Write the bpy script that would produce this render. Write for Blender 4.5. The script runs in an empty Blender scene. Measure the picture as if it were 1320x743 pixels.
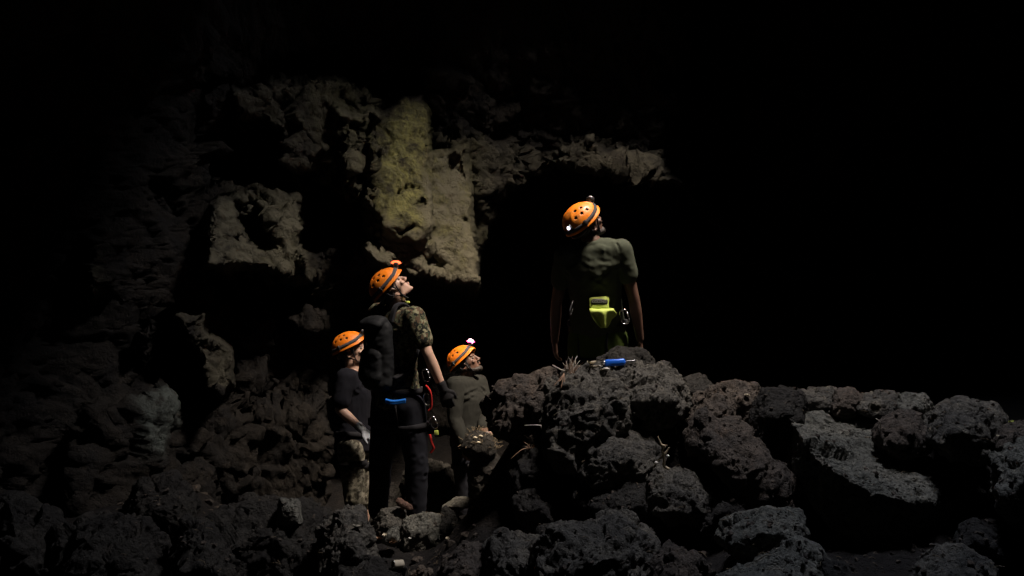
import bpy, bmesh, math, random
import numpy as np
from mathutils import Vector, Matrix

random.seed(7)
R = math.radians
SC = bpy.context.scene
COL = SC.collection

# ------------------------------------------------------------------ noise
_rng = np.random.RandomState(11)
_P = np.concatenate([_rng.permutation(256)]*3).astype(np.int64)
_G = _rng.normal(size=(256, 3)); _G /= np.linalg.norm(_G, axis=1)[:, None]

def perlin(p):
    i = np.floor(p).astype(np.int64); f = p - i
    u = f*f*f*(f*(f*6-15)+10); i &= 255
    out = 0
    for dx in (0, 1):
        wx = u[:, 0] if dx else 1-u[:, 0]
        a = _P[i[:, 0]+dx]
        for dy in (0, 1):
            wy = u[:, 1] if dy else 1-u[:, 1]
            b = _P[a+i[:, 1]+dy]
            for dz in (0, 1):
                wz = u[:, 2] if dz else 1-u[:, 2]
                g = _G[_P[b+i[:, 2]+dz]]
                out = out + wx*wy*wz*(g[:, 0]*(f[:, 0]-dx)+g[:, 1]*(f[:, 1]-dy)+g[:, 2]*(f[:, 2]-dz))
    return out

def fbm(p, oct=4, gain=.5, lac=2.03):
    a, s, o = 1, 1, 0
    for k in range(oct):
        o = o + a*perlin(p*s+17.3*k); a *= gain; s *= lac
    return o

def ridged(p, oct=3):
    a, s, o = 1, 1, 0
    for k in range(oct):
        o = o + a*(1-2*np.abs(perlin(p*s+9.1*k))); a *= .5; s *= 2.1
    return o

def worley(p):
    """distance to the nearest and second nearest feature point, id of nearest"""
    i = np.floor(p).astype(np.int64); f = p - i
    d1 = np.full(len(p), 9.); d2 = d1.copy(); idn = np.zeros(len(p))
    for dx in (-1, 0, 1):
        for dy in (-1, 0, 1):
            for dz in (-1, 0, 1):
                h = _P[_P[_P[(i[:, 0]+dx) & 255]+((i[:, 1]+dy) & 255)]+((i[:, 2]+dz) & 255)]
                q = np.stack([dx+_P[h+1]/256., dy+_P[h+57]/256., dz+_P[h+131]/256.], 1) - f
                d = np.sqrt((q*q).sum(1))
                n = d < d1
                d2 = np.where(n, d1, np.minimum(d2, d)); idn = np.where(n, h/256., idn); d1 = np.where(n, d, d1)
    return d1, d2, idn

def facets(p):
    """broken-rock relief: every cell is a tilted flat face"""
    i = np.floor(p).astype(np.int64); f = p - i
    d1 = np.full(len(p), 9.); out = np.zeros(len(p)); gap = np.full(len(p), 9.)
    for dx in (-1, 0, 1):
        for dy in (-1, 0, 1):
            for dz in (-1, 0, 1):
                h = _P[_P[_P[(i[:, 0]+dx) & 255]+((i[:, 1]+dy) & 255)]+((i[:, 2]+dz) & 255)]
                q = f-np.stack([dx+_P[h+1]/256., dy+_P[h+57]/256., dz+_P[h+131]/256.], 1)
                d = np.sqrt((q*q).sum(1)); n = d < d1
                gap = np.where(n, d1-d, np.minimum(gap, d-d1))
                out = np.where(n, (_G[h]*q).sum(1)+(_P[h+9]/256.-.5)*.7, out); d1 = np.where(n, d, d1)
    return out-.25*(1-sstep(0, .07, gap))

def sstep(a, b, x):
    t = np.clip((x-a)/(b-a), 0, 1); return t*t*(3-2*t)

# ------------------------------------------------------------------ camera frame used to lay out the place
F = 1143.; CAMH = 1.7
def A(px, py, Y):
    """point Y metres in front of the camera that the photograph shows at (px, py)"""
    return Vector(((px-660)/F*Y, Y, CAMH+(371.5-py)/F*Y))

# ------------------------------------------------------------------ objects
def tag(o, label=None, cat=None, group=None, kind=None):
    if label: o['label'] = label
    if cat: o['category'] = cat
    if group: o['group'] = group
    if kind: o['kind'] = kind
    return o

def link(name, me, mat=None, parent=None, loc=None, smooth=True):
    o = bpy.data.objects.new(name, me)
    COL.objects.link(o)
    if mat is not None and len(me.materials) == 0:
        me.materials.append(mat)
    if parent is not None:
        o.parent = parent
    if loc is not None:
        o.location = loc
    if smooth and len(me.polygons):
        me.polygons.foreach_set('use_smooth', [True]*len(me.polygons))
    return o

def empty(name, loc):
    o = bpy.data.objects.new(name, None); o.empty_display_size = .1
    COL.objects.link(o); o.location = loc
    return o

def mesh(vs, fs):
    me = bpy.data.meshes.new('m'); me.from_pydata([tuple(v) for v in vs], [], [tuple(f) for f in fs]); me.update()
    return me

def shift(me, d):
    me.transform(Matrix.Translation(d)); return me

def put(name, me, mat, origin=None, parent=None, smooth=True):
    """mesh given in world coordinates: move its origin to a base point and link it"""
    if parent is not None:
        shift(me, -parent.matrix_basis.translation if parent.parent is None else -root_loc(parent))
        return link(name, me, mat, parent, None, smooth)
    shift(me, -Vector(origin))
    return link(name, me, mat, None, origin, smooth)

def root_loc(o):
    t = Vector((0, 0, 0))
    while o:
        t = t+o.location; o = o.parent
    return t

def vco(me):
    a = np.empty(len(me.vertices)*3); me.vertices.foreach_get('co', a); return a.reshape(-1, 3)
def vno(me):
    a = np.empty(len(me.vertices)*3); me.vertices.foreach_get('normal', a); return a.reshape(-1, 3)
def vset(me, a):
    me.vertices.foreach_set('co', a.ravel()); me.update()

def remesh(me, vox, smooth=0, factor=.5):
    o = bpy.data.objects.new('tmp', me); COL.objects.link(o)
    m = o.modifiers.new('r', 'REMESH'); m.mode = 'VOXEL'; m.voxel_size = vox; m.adaptivity = 0
    if smooth:
        s = o.modifiers.new('s', 'SMOOTH'); s.factor = factor; s.iterations = smooth
    dg = bpy.context.evaluated_depsgraph_get()
    e = o.evaluated_get(dg)
    out = bpy.data.meshes.new_from_object(e)
    bpy.data.objects.remove(o); bpy.data.meshes.remove(me)
    return out

# unit sphere directions
_bm = bmesh.new(); bmesh.ops.create_icosphere(_bm, subdivisions=3, radius=1)
SPH = np.array([v.co[:] for v in _bm.verts]); _bm.free()

def ell(c, r, ax=None):
    """points of an ellipsoid: r radius or three radii along axes ax (default xyz)"""
    r = (r, r, r) if not hasattr(r, '__len__') else r
    pts = SPH*np.array(r)
    if ax is not None:
        pts = pts @ np.array([list(a) for a in ax])
    return pts+np.array(list(c))

class Sculpt:
    """collects convex pieces, then fuses them into one surface"""
    def __init__(s): s.bm = bmesh.new()
    def hull(s, *clouds):
        vs = [s.bm.verts.new(p) for c in clouds for p in c]
        r = bmesh.ops.convex_hull(s.bm, input=vs)
        junk = [g for g in r['geom_interior'] if isinstance(g, bmesh.types.BMVert)] + [g for g in r['geom_unused'] if isinstance(g, bmesh.types.BMVert)]
        if junk: bmesh.ops.delete(s.bm, geom=list(set(junk)), context='VERTS')
        return s
    def limb(s, *pr):
        for (a, ra), (b, rb) in zip(pr[:-1], pr[1:]):
            s.hull(ell(a, ra), ell(b, rb))
        return s
    def fuse(s, vox, smooth=4, factor=.5):
        me = bpy.data.meshes.new('m'); s.bm.to_mesh(me); s.bm.free()
        return remesh(me, vox, smooth, factor)
    def raw(s):
        me = bpy.data.meshes.new('m'); s.bm.to_mesh(me); s.bm.free(); return me

def tube_pts(path, radii, n=10, closed=False):
    vs, fs = [], []
    P_ = [Vector(p) for p in path]; m = len(P_)
    rr = radii if hasattr(radii, '__len__') else [radii]*m
    nrm = None
    for i, p in enumerate(P_):
        if closed: t = (P_[(i+1) % m]-P_[i-1]).normalized()
        else: t = (P_[min(i+1, m-1)]-P_[max(i-1, 0)]).normalized()
        if nrm is None:
            nrm = t.orthogonal().normalized()
        nrm = (nrm-t*nrm.dot(t)).normalized()
        b = t.cross(nrm)
        for k in range(n):
            a = 2*math.pi*k/n
            vs.append(p+(nrm*math.cos(a)+b*math.sin(a))*rr[i])
    for i in range(m if closed else m-1):
        for k in range(n):
            j = (i+1) % m
            fs.append((i*n+k, i*n+(k+1) % n, j*n+(k+1) % n, j*n+k))
    if not closed:
        fs.append(tuple(range(n))[::-1]); fs.append(tuple((m-1)*n+k for k in range(n)))
    return vs, fs

def tube(path, radii, n=10, closed=False):
    return mesh(*tube_pts(path, radii, n, closed))

def join(parts):
    vs, fs = [], []
    for v, f in parts:
        b = len(vs); vs += list(v); fs += [tuple(b+i for i in q) for q in f]
    return mesh(vs, fs)

def bez(pts, n=16):
    """smooth curve through points (Catmull-Rom)"""
    P_ = [Vector(p) for p in pts]; P_ = [2*P_[0]-P_[1]]+P_+[2*P_[-1]-P_[-2]]
    out = []
    for i in range(1, len(P_)-2):
        a, b, c, d = P_[i-1:i+3]
        for k in range(n):
            t = k/n
            out.append(.5*((2*b)+(c-a)*t+(2*a-5*b+4*c-d)*t*t+(3*b-a-3*c+d)*t**3))
    out.append(P_[-2]); return out

def box_mesh(c, ax, half, bev=.15, seg=2):
    bm = bmesh.new(); bmesh.ops.create_cube(bm, size=2)
    M = Matrix([list(a) for a in ax]).transposed()
    for v in bm.verts:
        v.co = Vector((v.co.x*half[0], v.co.y*half[1], v.co.z*half[2]))
    bmesh.ops.bevel(bm, geom=list(bm.edges), offset=min(half)*bev*2, segments=seg, affect='EDGES', profile=.5)
    for v in bm.verts: v.co = Vector(c)+M @ v.co
    me = bpy.data.meshes.new('m'); bm.to_mesh(me); bm.free(); return me

def band(c, a, b, up, h, th, n=48):
    """closed strap of height h and thickness th round an ellipse with half-axes a, b"""
    vs, fs = [], []
    up = Vector(up).normalized(); a = Vector(a); b = Vector(b); c = Vector(c)
    for k in range(n):
        t = 2*math.pi*k/n
        d = a*math.cos(t)+b*math.sin(t); o = d.normalized()
        for (dr, dz) in ((0, -h/2), (th, -h/2*.85), (th, h/2*.85), (0, h/2)):
            vs.append(c+d+o*dr+up*dz)
    for k in range(n):
        j = (k+1) % n
        for q in range(4):
            fs.append((k*4+q, j*4+q, j*4+(q+1) % 4, k*4+(q+1) % 4))
    return vs, fs

# ------------------------------------------------------------------ materials
def new_mat(name):
    m = bpy.data.materials.new(name); m.use_nodes = True
    nt = m.node_tree; bs = nt.nodes['Principled BSDF']
    return m, nt, bs, nt.nodes.new, nt.links.new

def plain(name, col, rough=.6, metal=0., noise=.15, scale=30, bump=.2, bscale=200, bdist=.002, spec=.5):
    m, nt, bs, N, L = new_mat(name)
    tc = N('ShaderNodeTexCoord')
    nz = N('ShaderNodeTexNoise'); nz.inputs['Scale'].default_value = scale; nz.inputs['Detail'].default_value = 4
    L(tc.outputs['Object'], nz.inputs['Vector'])
    mx = N('ShaderNodeMix'); mx.data_type = 'RGBA'
    mx.inputs['A'].default_value = (*[c*(1-noise) for c in col], 1); mx.inputs['B'].default_value = (*[min(1, c*(1+noise)) for c in col], 1)
    L(nz.outputs['Fac'], mx.inputs['Factor']); L(mx.outputs['Result'], bs.inputs['Base Color'])
    bs.inputs['Roughness'].default_value = rough; bs.inputs['Metallic'].default_value = metal
    bs.inputs['Specular IOR Level'].default_value = spec
    if bump:
        n2 = N('ShaderNodeTexNoise'); n2.inputs['Scale'].default_value = bscale; n2.inputs['Detail'].default_value = 3
        L(tc.outputs['Object'], n2.inputs['Vector'])
        bp = N('ShaderNodeBump'); bp.inputs['Strength'].default_value = bump; bp.inputs['Distance'].default_value = bdist
        L(n2.outputs['Fac'], bp.inputs['Height']); L(bp.outputs['Normal'], bs.inputs['Normal'])
    return m

def fabric(name, col, noise=.2, rough=.9, weave=600):
    return plain(name, col, rough, 0, noise, 14, .35, weave, .0015, .2)

def camo(name, cols, scale=14):
    m, nt, bs, N, L = new_mat(name)
    tc = N('ShaderNodeTexCoord')
    prev = None
    for k, c in enumerate(cols):
        rgb = N('ShaderNodeRGB'); rgb.outputs[0].default_value = (*c, 1)
        if prev is None:
            prev = rgb.outputs[0]; continue
        mp = N('ShaderNodeMapping'); mp.inputs['Location'].default_value = (3.1*k, 1.7*k, .9*k)
        L(tc.outputs['Object'], mp.inputs['Vector'])
        nz = N('ShaderNodeTexNoise'); nz.inputs['Scale'].default_value = scale*(1+.35*k); nz.inputs['Detail'].default_value = 2.5
        L(mp.outputs['Vector'], nz.inputs['Vector'])
        rp = N('ShaderNodeValToRGB'); rp.color_ramp.elements[0].position = .53; rp.color_ramp.elements[1].position = .545
        L(nz.outputs['Fac'], rp.inputs['Fac'])
        mx = N('ShaderNodeMix'); mx.data_type = 'RGBA'
        L(rp.outputs['Color'], mx.inputs['Factor']); L(prev, mx.inputs['A']); L(rgb.outputs[0], mx.inputs['B'])
        prev = mx.outputs['Result']
    L(prev, bs.inputs['Base Color'])
    bs.inputs['Roughness'].default_value = .9; bs.inputs['Specular IOR Level'].default_value = .2
    n2 = N('ShaderNodeTexNoise'); n2.inputs['Scale'].default_value = 500
    L(tc.outputs['Object'], n2.inputs['Vector'])
    bp = N('ShaderNodeBump'); bp.inputs['Strength'].default_value = .3; bp.inputs['Distance'].default_value = .0015
    L(n2.outputs['Fac'], bp.inputs['Height']); L(bp.outputs['Normal'], bs.inputs['Normal'])
    return m

def emit(name, col, strength):
    m, nt, bs, N, L = new_mat(name)
    bs.inputs['Base Color'].default_value = (*[c*.5 for c in col], 1)
    bs.inputs['Emission Color'].default_value = (*col, 1); bs.inputs['Emission Strength'].default_value = strength
    return m

def lava(name, c1, c2, c3, pit=.6, pitscale=26, attr=False, bump=1., grain=70):
    """porous basalt: three mottled tones, vesicles and grain; optional painted lit-tone and mineral stain attribute"""
    m, nt, bs, N, L = new_mat(name)
    tc = N('ShaderNodeTexCoord'); oi = N('ShaderNodeObjectInfo')
    ad = N('ShaderNodeVectorMath'); ad.operation = 'MULTIPLY_ADD'
    ad.inputs[1].default_value = (1, 1, 1)
    sc = N('ShaderNodeVectorMath'); sc.operation = 'SCALE'; sc.inputs[0].default_value = (13, 7, 5)
    L(oi.outputs['Random'], sc.inputs['Scale'])
    L(tc.outputs['Object'], ad.inputs[0]); L(sc.outputs['Vector'], ad.inputs[2])
    V = ad.outputs['Vector']
    def noise(s, d, r=.6):
        n = N('ShaderNodeTexNoise'); n.inputs['Scale'].default_value = s; n.inputs['Detail'].default_value = d; n.inputs['Roughness'].default_value = r
        L(V, n.inputs['Vector']); return n.outputs['Fac']
    def ramp(f, a, b):
        r = N('ShaderNodeMapRange'); r.interpolation_type = 'SMOOTHSTEP'
        r.inputs['From Min'].default_value = a; r.inputs['From Max'].default_value = b; L(f, r.inputs['Value']); return r.outputs['Result']
    def mix(f, a, b, mode='MIX'):
        x = N('ShaderNodeMix'); x.data_type = 'RGBA'; x.blend_type = mode
        for s, v in (('Factor', f), ('A', a), ('B', b)):
            if isinstance(v, (tuple, float, int)): x.inputs[s].default_value = (*v, 1) if isinstance(v, tuple) else v
            else: L(v, x.inputs[s])
        return x.outputs['Result']
    col = mix(ramp(noise(3.3, 5), .42, .62), c1, c2)
    col = mix(ramp(noise(8.0, 6, .7), .52, .68), col, c3)
    fine = noise(55, 4, .7)
    col = mix(ramp(fine, .3, .75), mix(1., col, (.55, .55, .55), 'MULTIPLY'), mix(1., col, (1.35, 1.33, 1.3), 'MULTIPLY'))
    # vesicles
    wv = N('ShaderNodeTexNoise'); wv.inputs['Scale'].default_value = 9; L(V, wv.inputs['Vector'])
    wm = N('ShaderNodeMix'); wm.data_type = 'VECTOR'; wm.inputs['Factor'].default_value = .06; L(V, wm.inputs['A']); L(wv.outputs['Color'], wm.inputs['B'])
    vo = N('ShaderNodeTexVoronoi'); vo.inputs['Scale'].default_value = pitscale; vo.inputs['Randomness'].default_value = 1; L(wm.outputs['Result'], vo.inputs['Vector'])
    vo2 = N('ShaderNodeTexVoronoi'); vo2.inputs['Scale'].default_value = pitscale*2.7; L(wm.outputs['Result'], vo2.inputs['Vector'])
    p1 = ramp(vo.outputs['Distance'], .08, .42); p2 = ramp(vo2.outputs['Distance'], .1, .4)
    sel = ramp(noise(5, 2), .42, .6)
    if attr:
        at = N('ShaderNodeVertexColor'); at.layer_name = 'stain_lit'
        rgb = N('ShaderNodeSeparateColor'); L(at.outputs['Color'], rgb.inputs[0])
        def stain_lit(ch, c, base, sc_):
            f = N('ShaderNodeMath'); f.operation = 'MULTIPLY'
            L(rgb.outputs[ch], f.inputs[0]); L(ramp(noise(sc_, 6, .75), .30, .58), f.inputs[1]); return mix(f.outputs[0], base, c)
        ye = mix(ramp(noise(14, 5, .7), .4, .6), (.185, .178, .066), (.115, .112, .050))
        col = stain_lit(0, ye, col, 6); col = stain_lit(1, (.17, .20, .18), col, 7); col = stain_lit(2, (.115, .108, .075), col, 4)  # third call lays a paler tone where the rock is lit
    L(col, bs.inputs['Base Color'])
    bs.inputs['Roughness'].default_value = .88; bs.inputs['Specular IOR Level'].default_value = .25
    def mad(a, k, b):
        x = N('ShaderNodeMath'); x.operation = 'MULTIPLY_ADD'; L(a, x.inputs[0]); x.inputs[1].default_value = k
        if isinstance(b, (int, float)): x.inputs[2].default_value = b
        else: L(b, x.inputs[2])
        return x.outputs[0]
    ps = N('ShaderNodeMath'); ps.operation = 'MULTIPLY'; L(p1, ps.inputs[0]); L(sel, ps.inputs[1])
    h = mad(ps.outputs[0], pit, 0); h = mad(p2, pit*.45, h); h = mad(noise(grain, 6, .75), .8, h); h = mad(noise(20, 5, .7), 1.0, h)
    bp = N('ShaderNodeBump'); bp.inputs['Strength'].default_value = bump; bp.inputs['Distance'].default_value = .026
    L(h, bp.inputs['Height']); L(bp.outputs['Normal'], bs.inputs['Normal'])
    return m

M = {}
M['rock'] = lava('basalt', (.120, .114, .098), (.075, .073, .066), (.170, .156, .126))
M['rock_red'] = lava('oxidised_basalt', (.090, .075, .062), (.062, .055, .049), (.125, .096, .074))
M['rock_grey'] = lava('grey_basalt', (.165, .165, .143), (.110, .114, .101), (.215, .206, .170), pit=.9, pitscale=22)
M['rock_dark_shade'] = lava('dark_shade_basalt', (.028, .027, .024), (.019, .018, .017), (.042, .038, .033))  # lowered tone also stands in for shade, lower left and hollow
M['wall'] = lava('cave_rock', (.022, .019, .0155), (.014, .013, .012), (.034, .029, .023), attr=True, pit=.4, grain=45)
M['dark_wall'] = lava('sooty_rock', (.030, .029, .028), (.022, .021, .021), (.040, .037, .034))
M['pale_stone'] = lava('pale_stone', (.30, .29, .23), (.24, .23, .19), (.36, .34, .28), pit=.2)
M['red_stone'] = lava('rusty_stone', (.20, .11, .085), (.15, .09, .07), (.24, .15, .11), pit=.2)
M['soil'] = lava('cinder_ground', (.014, .012, .011), (.009, .008, .008), (.022, .018, .015), grain=90)
def shell():
    m, nt, bs, N, L = new_mat('orange_shell')
    tc = N('ShaderNodeTexCoord')
    def nz(s_, d, lo_, hi):
        n = N('ShaderNodeTexNoise'); n.inputs['Scale'].default_value = s_; n.inputs['Detail'].default_value = d; n.inputs['Roughness'].default_value = .7
        L(tc.outputs['Object'], n.inputs['Vector'])
        r = N('ShaderNodeMapRange'); r.inputs['From Min'].default_value = lo_; r.inputs['From Max'].default_value = hi; L(n.outputs['Fac'], r.inputs['Value']); return r.outputs['Result']
    m1 = N('ShaderNodeMix'); m1.data_type = 'RGBA'; m1.inputs['A'].default_value = (.84, .20, .008, 1); m1.inputs['B'].default_value = (.90, .26, .015, 1); L(nz(6, 3, .35, .65), m1.inputs['Factor'])
    m2 = N('ShaderNodeMix'); m2.data_type = 'RGBA'; L(m1.outputs['Result'], m2.inputs['A']); m2.inputs['B'].default_value = (.24, .12, .045, 1)
    d = nz(17, 7, .54, .80); L(d, m2.inputs['Factor']); L(m2.outputs['Result'], bs.inputs['Base Color'])
    r = N('ShaderNodeMapRange'); r.inputs['To Min'].default_value = .26; r.inputs['To Max'].default_value = .7; L(nz(30, 5, .35, .7), r.inputs['Value']); L(r.outputs['Result'], bs.inputs['Roughness'])
    return m
M['orange'] = shell()
M['foam'] = plain('black_foam', (.02, .02, .02), .8)
M['strap'] = fabric('charcoal_elastic', (.07, .07, .075), .15)
M['black_strap'] = fabric('black_webbing', (.022, .022, .025), .2)
M['black_plastic'] = plain('black_plastic', (.03, .03, .033), .35, 0, .1, 20, 0)
M['skin'] = plain('skin', (.50, .32, .235), .5, 0, .10, 25, .15, 250, .002)
M['skin_dark'] = plain('brown_skin', (.12, .064, .045), .5, 0, .10, 25, .15, 250, .002)
M['hair'] = plain('dark_hair', (.022, .017, .014), .6, 0, .3, 120, .6, 180, .006)
M['eye'] = plain('eye', (.25, .22, .2), .15, 0, .1, 20, 0)
M['lips'] = plain('lips', (.33, .15, .12), .5)
M['camo'] = camo('camouflage_cloth', [(.10, .11, .065), (.035, .042, .022), (.20, .19, .12), (.085, .057, .034), (.014, .015, .011)], 15)
M['camo_pants'] = camo('desert_camouflage', [(.20, .19, .145), (.11, .105, .075), (.30, .28, .22), (.07, .062, .047)], 15)
M['black_cloth'] = fabric('black_cloth', (.018, .018, .021))
M['navy_shirt'] = fabric('navy_cotton', (.0065, .007, .011))
M['grey_shirt'] = fabric('grey_olive_cotton', (.016, .017, .015))
M['olive_shirt'] = fabric('olive_cotton', (.055, .064, .044))
M['dark_denim'] = fabric('dark_denim', (.011, .012, .017))
M['olive_pants'] = fabric('olive_canvas', (.060, .095, .018))
M['pack'] = fabric('black_nylon', (.010, .011, .012), .25, .7)
M['glove_grey'] = fabric('grey_knit_glove', (.33, .36, .40))
M['glove_black'] = fabric('black_glove', (.018, .018, .02))
M['boot'] = plain('boot_leather', (.035, .028, .023), .6)
M['lime'] = fabric('lime_nylon', (.46, .57, .12), .08, .55)
M['badge'] = plain('dark_badge', (.015, .018, .012), .5)
M['badge_text'] = plain('grey_print', (.30, .31, .28), .6)
M['metal'] = plain('bright_aluminium', (.75, .75, .76), .22, 1, .05, 30, 0)
M['steel'] = plain('grey_steel', (.45, .45, .46), .35, 1, .1, 30, 0)
M['blue'] = plain('blue_anodised', (.02, .17, .85), .3, .1, .05, 20, 0)
M['blue_cloth'] = fabric('blue_webbing', (.015, .16, .60), .1, .6)
M['red_cloth'] = fabric('red_webbing', (.50, .03, .025), .1)
M['tag'] = plain('lime_tag', (.55, .62, .12), .5)
M['straw'] = plain('bleached_stalk', (.62, .56, .47), .7, 0, .3, 60)
M['straw_brown'] = plain('brown_stalk', (.34, .21, .13), .75, 0, .35, 60)
M['bark'] = plain('pale_twig', (.44, .37, .25), .75, 0, .3, 70, .5, 90, .003)
M['leaf'] = plain('dry_leaf', (.50, .45, .34), .7, 0, .25, 40)
M['shell'] = plain('bleached_shell', (.68, .66, .60), .5, 0, .15, 60)
M['moss'] = plain('green_moss', (.06, .075, .02), .95, 0, .4, 60, .8, 150, .01)
M['brush'] = plain('dead_brush', (.13, .10, .06), .85, 0, .4, 70)
M['red_lens'] = emit('red_lens', (1, .075, .02), .045)
M['pink_halo'] = emit('pink_halo', (1, .06, .22), .05)
M['white_lens'] = emit('white_lens', (1, .50, .62), .6)
M['rear_glint'] = emit('rear_glint', (.85, .8, 1), .05)
M['dull_lens'] = plain('clear_lens', (.5, .5, .5), .1, 0, .05, 20, 0)

# ------------------------------------------------------------------ camera, sky, exposure
cam = bpy.data.cameras.new('camera'); co = bpy.data.objects.new('camera', cam); COL.objects.link(co)
co.location = (0, 0, CAMH); co.rotation_euler = (R(90), 0, 0)
cam.sensor_width = 36; cam.lens = 36*F/1320; cam.clip_start = .05; cam.clip_end = 200
SC.camera = co

w = bpy.data.worlds.new('World'); SC.world = w; w.use_nodes = True
nt = w.node_tree; bg = nt.nodes['Background']
sky = nt.nodes.new('ShaderNodeTexSky'); sky.sky_type = 'NISHITA'; sky.sun_disc = False
sky.sun_elevation = R(62); sky.sun_rotation = R(150); sky.air_density = 1; sky.dust_density = 3
tint = nt.nodes.new('ShaderNodeMix'); tint.data_type = 'RGBA'; tint.blend_type = 'MULTIPLY'
tint.inputs['Factor'].default_value = 1; tint.inputs['B'].default_value = (1.0, .93, .81, 1)
nt.links.new(sky.outputs['Color'], tint.inputs['A']); nt.links.new(tint.outputs['Result'], bg.inputs['Color'])
bg.inputs['Strength'].default_value = .15

HOLE = Vector((2.35, 4.95, 7.4)); HR = .72; AXIS = Vector((.20, -.22, 1)).normalized(); SHL = .92
SC.view_settings.view_transform = 'Standard'; SC.view_settings.look = 'None'
SC.view_settings.exposure = 7.0; SC.view_settings.gamma = 1
SC.cycles.max_bounces = 6; SC.cycles.diffuse_bounces = 3
SC.cycles.sample_clamp_indirect = 2.0

# sky portal over the skylight: guides sky sampling, gives off no light of its own
ld = bpy.data.lights.new('skylight_portal', 'AREA'); ld.shape = 'DISK'; ld.size = 2*HR*1.25
ld.cycles.is_portal = True
lo = bpy.data.objects.new('skylight_portal', ld); COL.objects.link(lo)
lo.location = HOLE+AXIS*(SHL+.05); lo.rotation_euler = (-AXIS).to_track_quat('-Z', 'Y').to_euler()

# ------------------------------------------------------------------ setting
def grid_mesh(X, Y, Z):
    n, m = X.shape
    v = np.stack([X.ravel(), Y.ravel(), Z.ravel()], 1)
    idx = np.arange(n*m).reshape(n, m)
    f = np.stack([idx[:-1, :-1].ravel(), idx[1:, :-1].ravel(), idx[1:, 1:].ravel(), idx[:-1, 1:].ravel()], 1)
    me = bpy.data.meshes.new('m'); me.from_pydata(v.tolist(), [], f.tolist()); me.update(); return me

def axis(*seg):
    out = []
    for a, b, s in seg:
        out += list(np.arange(a, b-1e-6, s))
    out.append(seg[-1][1]); return np.array(out)

def poly_sd(px, py, poly):
    """signed distance to polygon, positive inside"""
    d = np.full(px.shape, 1e9); ins = np.zeros(px.shape, bool)
    n = len(poly)
    for i in range(n):
        (x0, y0), (x1, y1) = poly[i], poly[(i+1) % n]
        ex, ey = x1-x0, y1-y0
        t = np.clip(((px-x0)*ex+(py-y0)*ey)/(ex*ex+ey*ey+1e-9), 0, 1)
        d = np.minimum(d, np.hypot(px-x0-t*ex, py-y0-t*ey))
        c = ((y0 > py) != (y1 > py)) & (px < (x1-x0)*(py-y0)/(y1-y0+1e-12)+x0)
        ins ^= c
    return np.where(ins, d, -d)

# --- cave wall
us = axis((-420, 200, 7), (200, 250, 4), (250, 640, 1.7), (640, 900, 3), (900, 1750, 12))
vs_ = axis((-520, 60, 10), (60, 110, 4), (110, 390, 1.7), (390, 640, 3), (640, 860, 8))
U, V = np.meshgrid(us, vs_, indexing='ij')
P2 = np.stack([U.ravel()*.012, V.ravel()*.012, np.zeros(U.size)], 1)
jx = (fbm(P2*2.2, 4)*20+fbm(P2*9, 3)*5).reshape(U.shape); jy = (fbm(P2*2.2+40, 4)*20+fbm(P2*9+9, 3)*5).reshape(U.shape)
Ud, Vd = U+jx, V+jy
base = np.interp(U, [-420, 0, 200, 330, 450, 600, 660, 1750], [4.2, 6.3, 7.4, 8.3, 8.8, 9.4, 9.7, 10.6])
lvl = 371.5-V
# upper part hangs outward above the lit band
line = np.interp(U, [-420, 100, 280, 300, 420, 545, 560, 620, 690, 760, 860, 890, 1000], [120, 140, 140, 112, 108, 112, 165, 180, 195, 185, 205, 245, 300])+jy*.5
over = np.clip(line-V, 0, None)
D = base-.0054*over
def feat(poly, d, wd=7, warp=1.):
    sd = poly_sd(U+jx*warp, V+jy*warp, poly)
    return d*sstep(-wd, wd, sd)
# passage under the arch and the far dark
arch = [(612, 900), (618, 395), (622, 330), (645, 268), (672, 243), (690, 222), (722, 218), (742, 222), (800, 228), (838, 233), (868, 236), (900, 262), (935, 330), (1000, 360), (1800, 380), (1800, 900)]
D += feat(arch, 4.6, 5, .35)
D += feat([(930, -600), (900, 200), (935, 330), (1000, 360), (1800, 380), (1800, -600)], 3.0, 60)
# lip of the arch stands proud
D += feat([(700, 225), (722, 190), (760, 178), (800, 200), (858, 212), (868, 240), (800, 226), (745, 222)], -.45, 12)
D += feat([(560, 178), (600, 168), (660, 185), (690, 205), (665, 240), (640, 262), (615, 280), (606, 205)], -.25, 12)
# big jutting block: face leans back so that it catches the light from above
blk = [(484, 150), (518, 128), (544, 120), (553, 196), (603, 192), (612, 300), (619, 374), (565, 360), (520, 350), (478, 336), (462, 290), (468, 240), (478, 200)]
sd = poly_sd(U+jx*.55, V+jy*.55, blk); mk = sstep(-5, 5, sd)
D -= mk*(.30+np.clip((V-120)/250, 0, 1)*.75)
ye = [(486, 150), (520, 126), (545, 120), (554, 196), (558, 292), (540, 316), (498, 300), (478, 255), (478, 200)]
D -= feat(ye, .20, 6, .55)
D -= .16*mk*np.clip((U-470)/90, 0, 1)*np.clip((330-V)/40, 0, 1)*(U < 556)
D += feat([(545, 335), (558, 326), (580, 342), (574, 350), (552, 348)], .10, 4, .3)
D += feat([(462, 300), (520, 312), (560, 330), (600, 362), (619, 374), (560, 362), (478, 338)], .045, 9, .5)
D += feat([(512, 300), (530, 286), (534, 292), (518, 306)], .14, 3, .2); D += feat([(536, 268), (545, 258), (547, 264), (540, 272)], .12, 2, .2)
# recess under it
D += feat([(425, 375), (470, 352), (520, 358), (565, 368), (622, 382), (640, 420), (640, 760), (425, 760)], 2.3, 8, .5)
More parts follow.
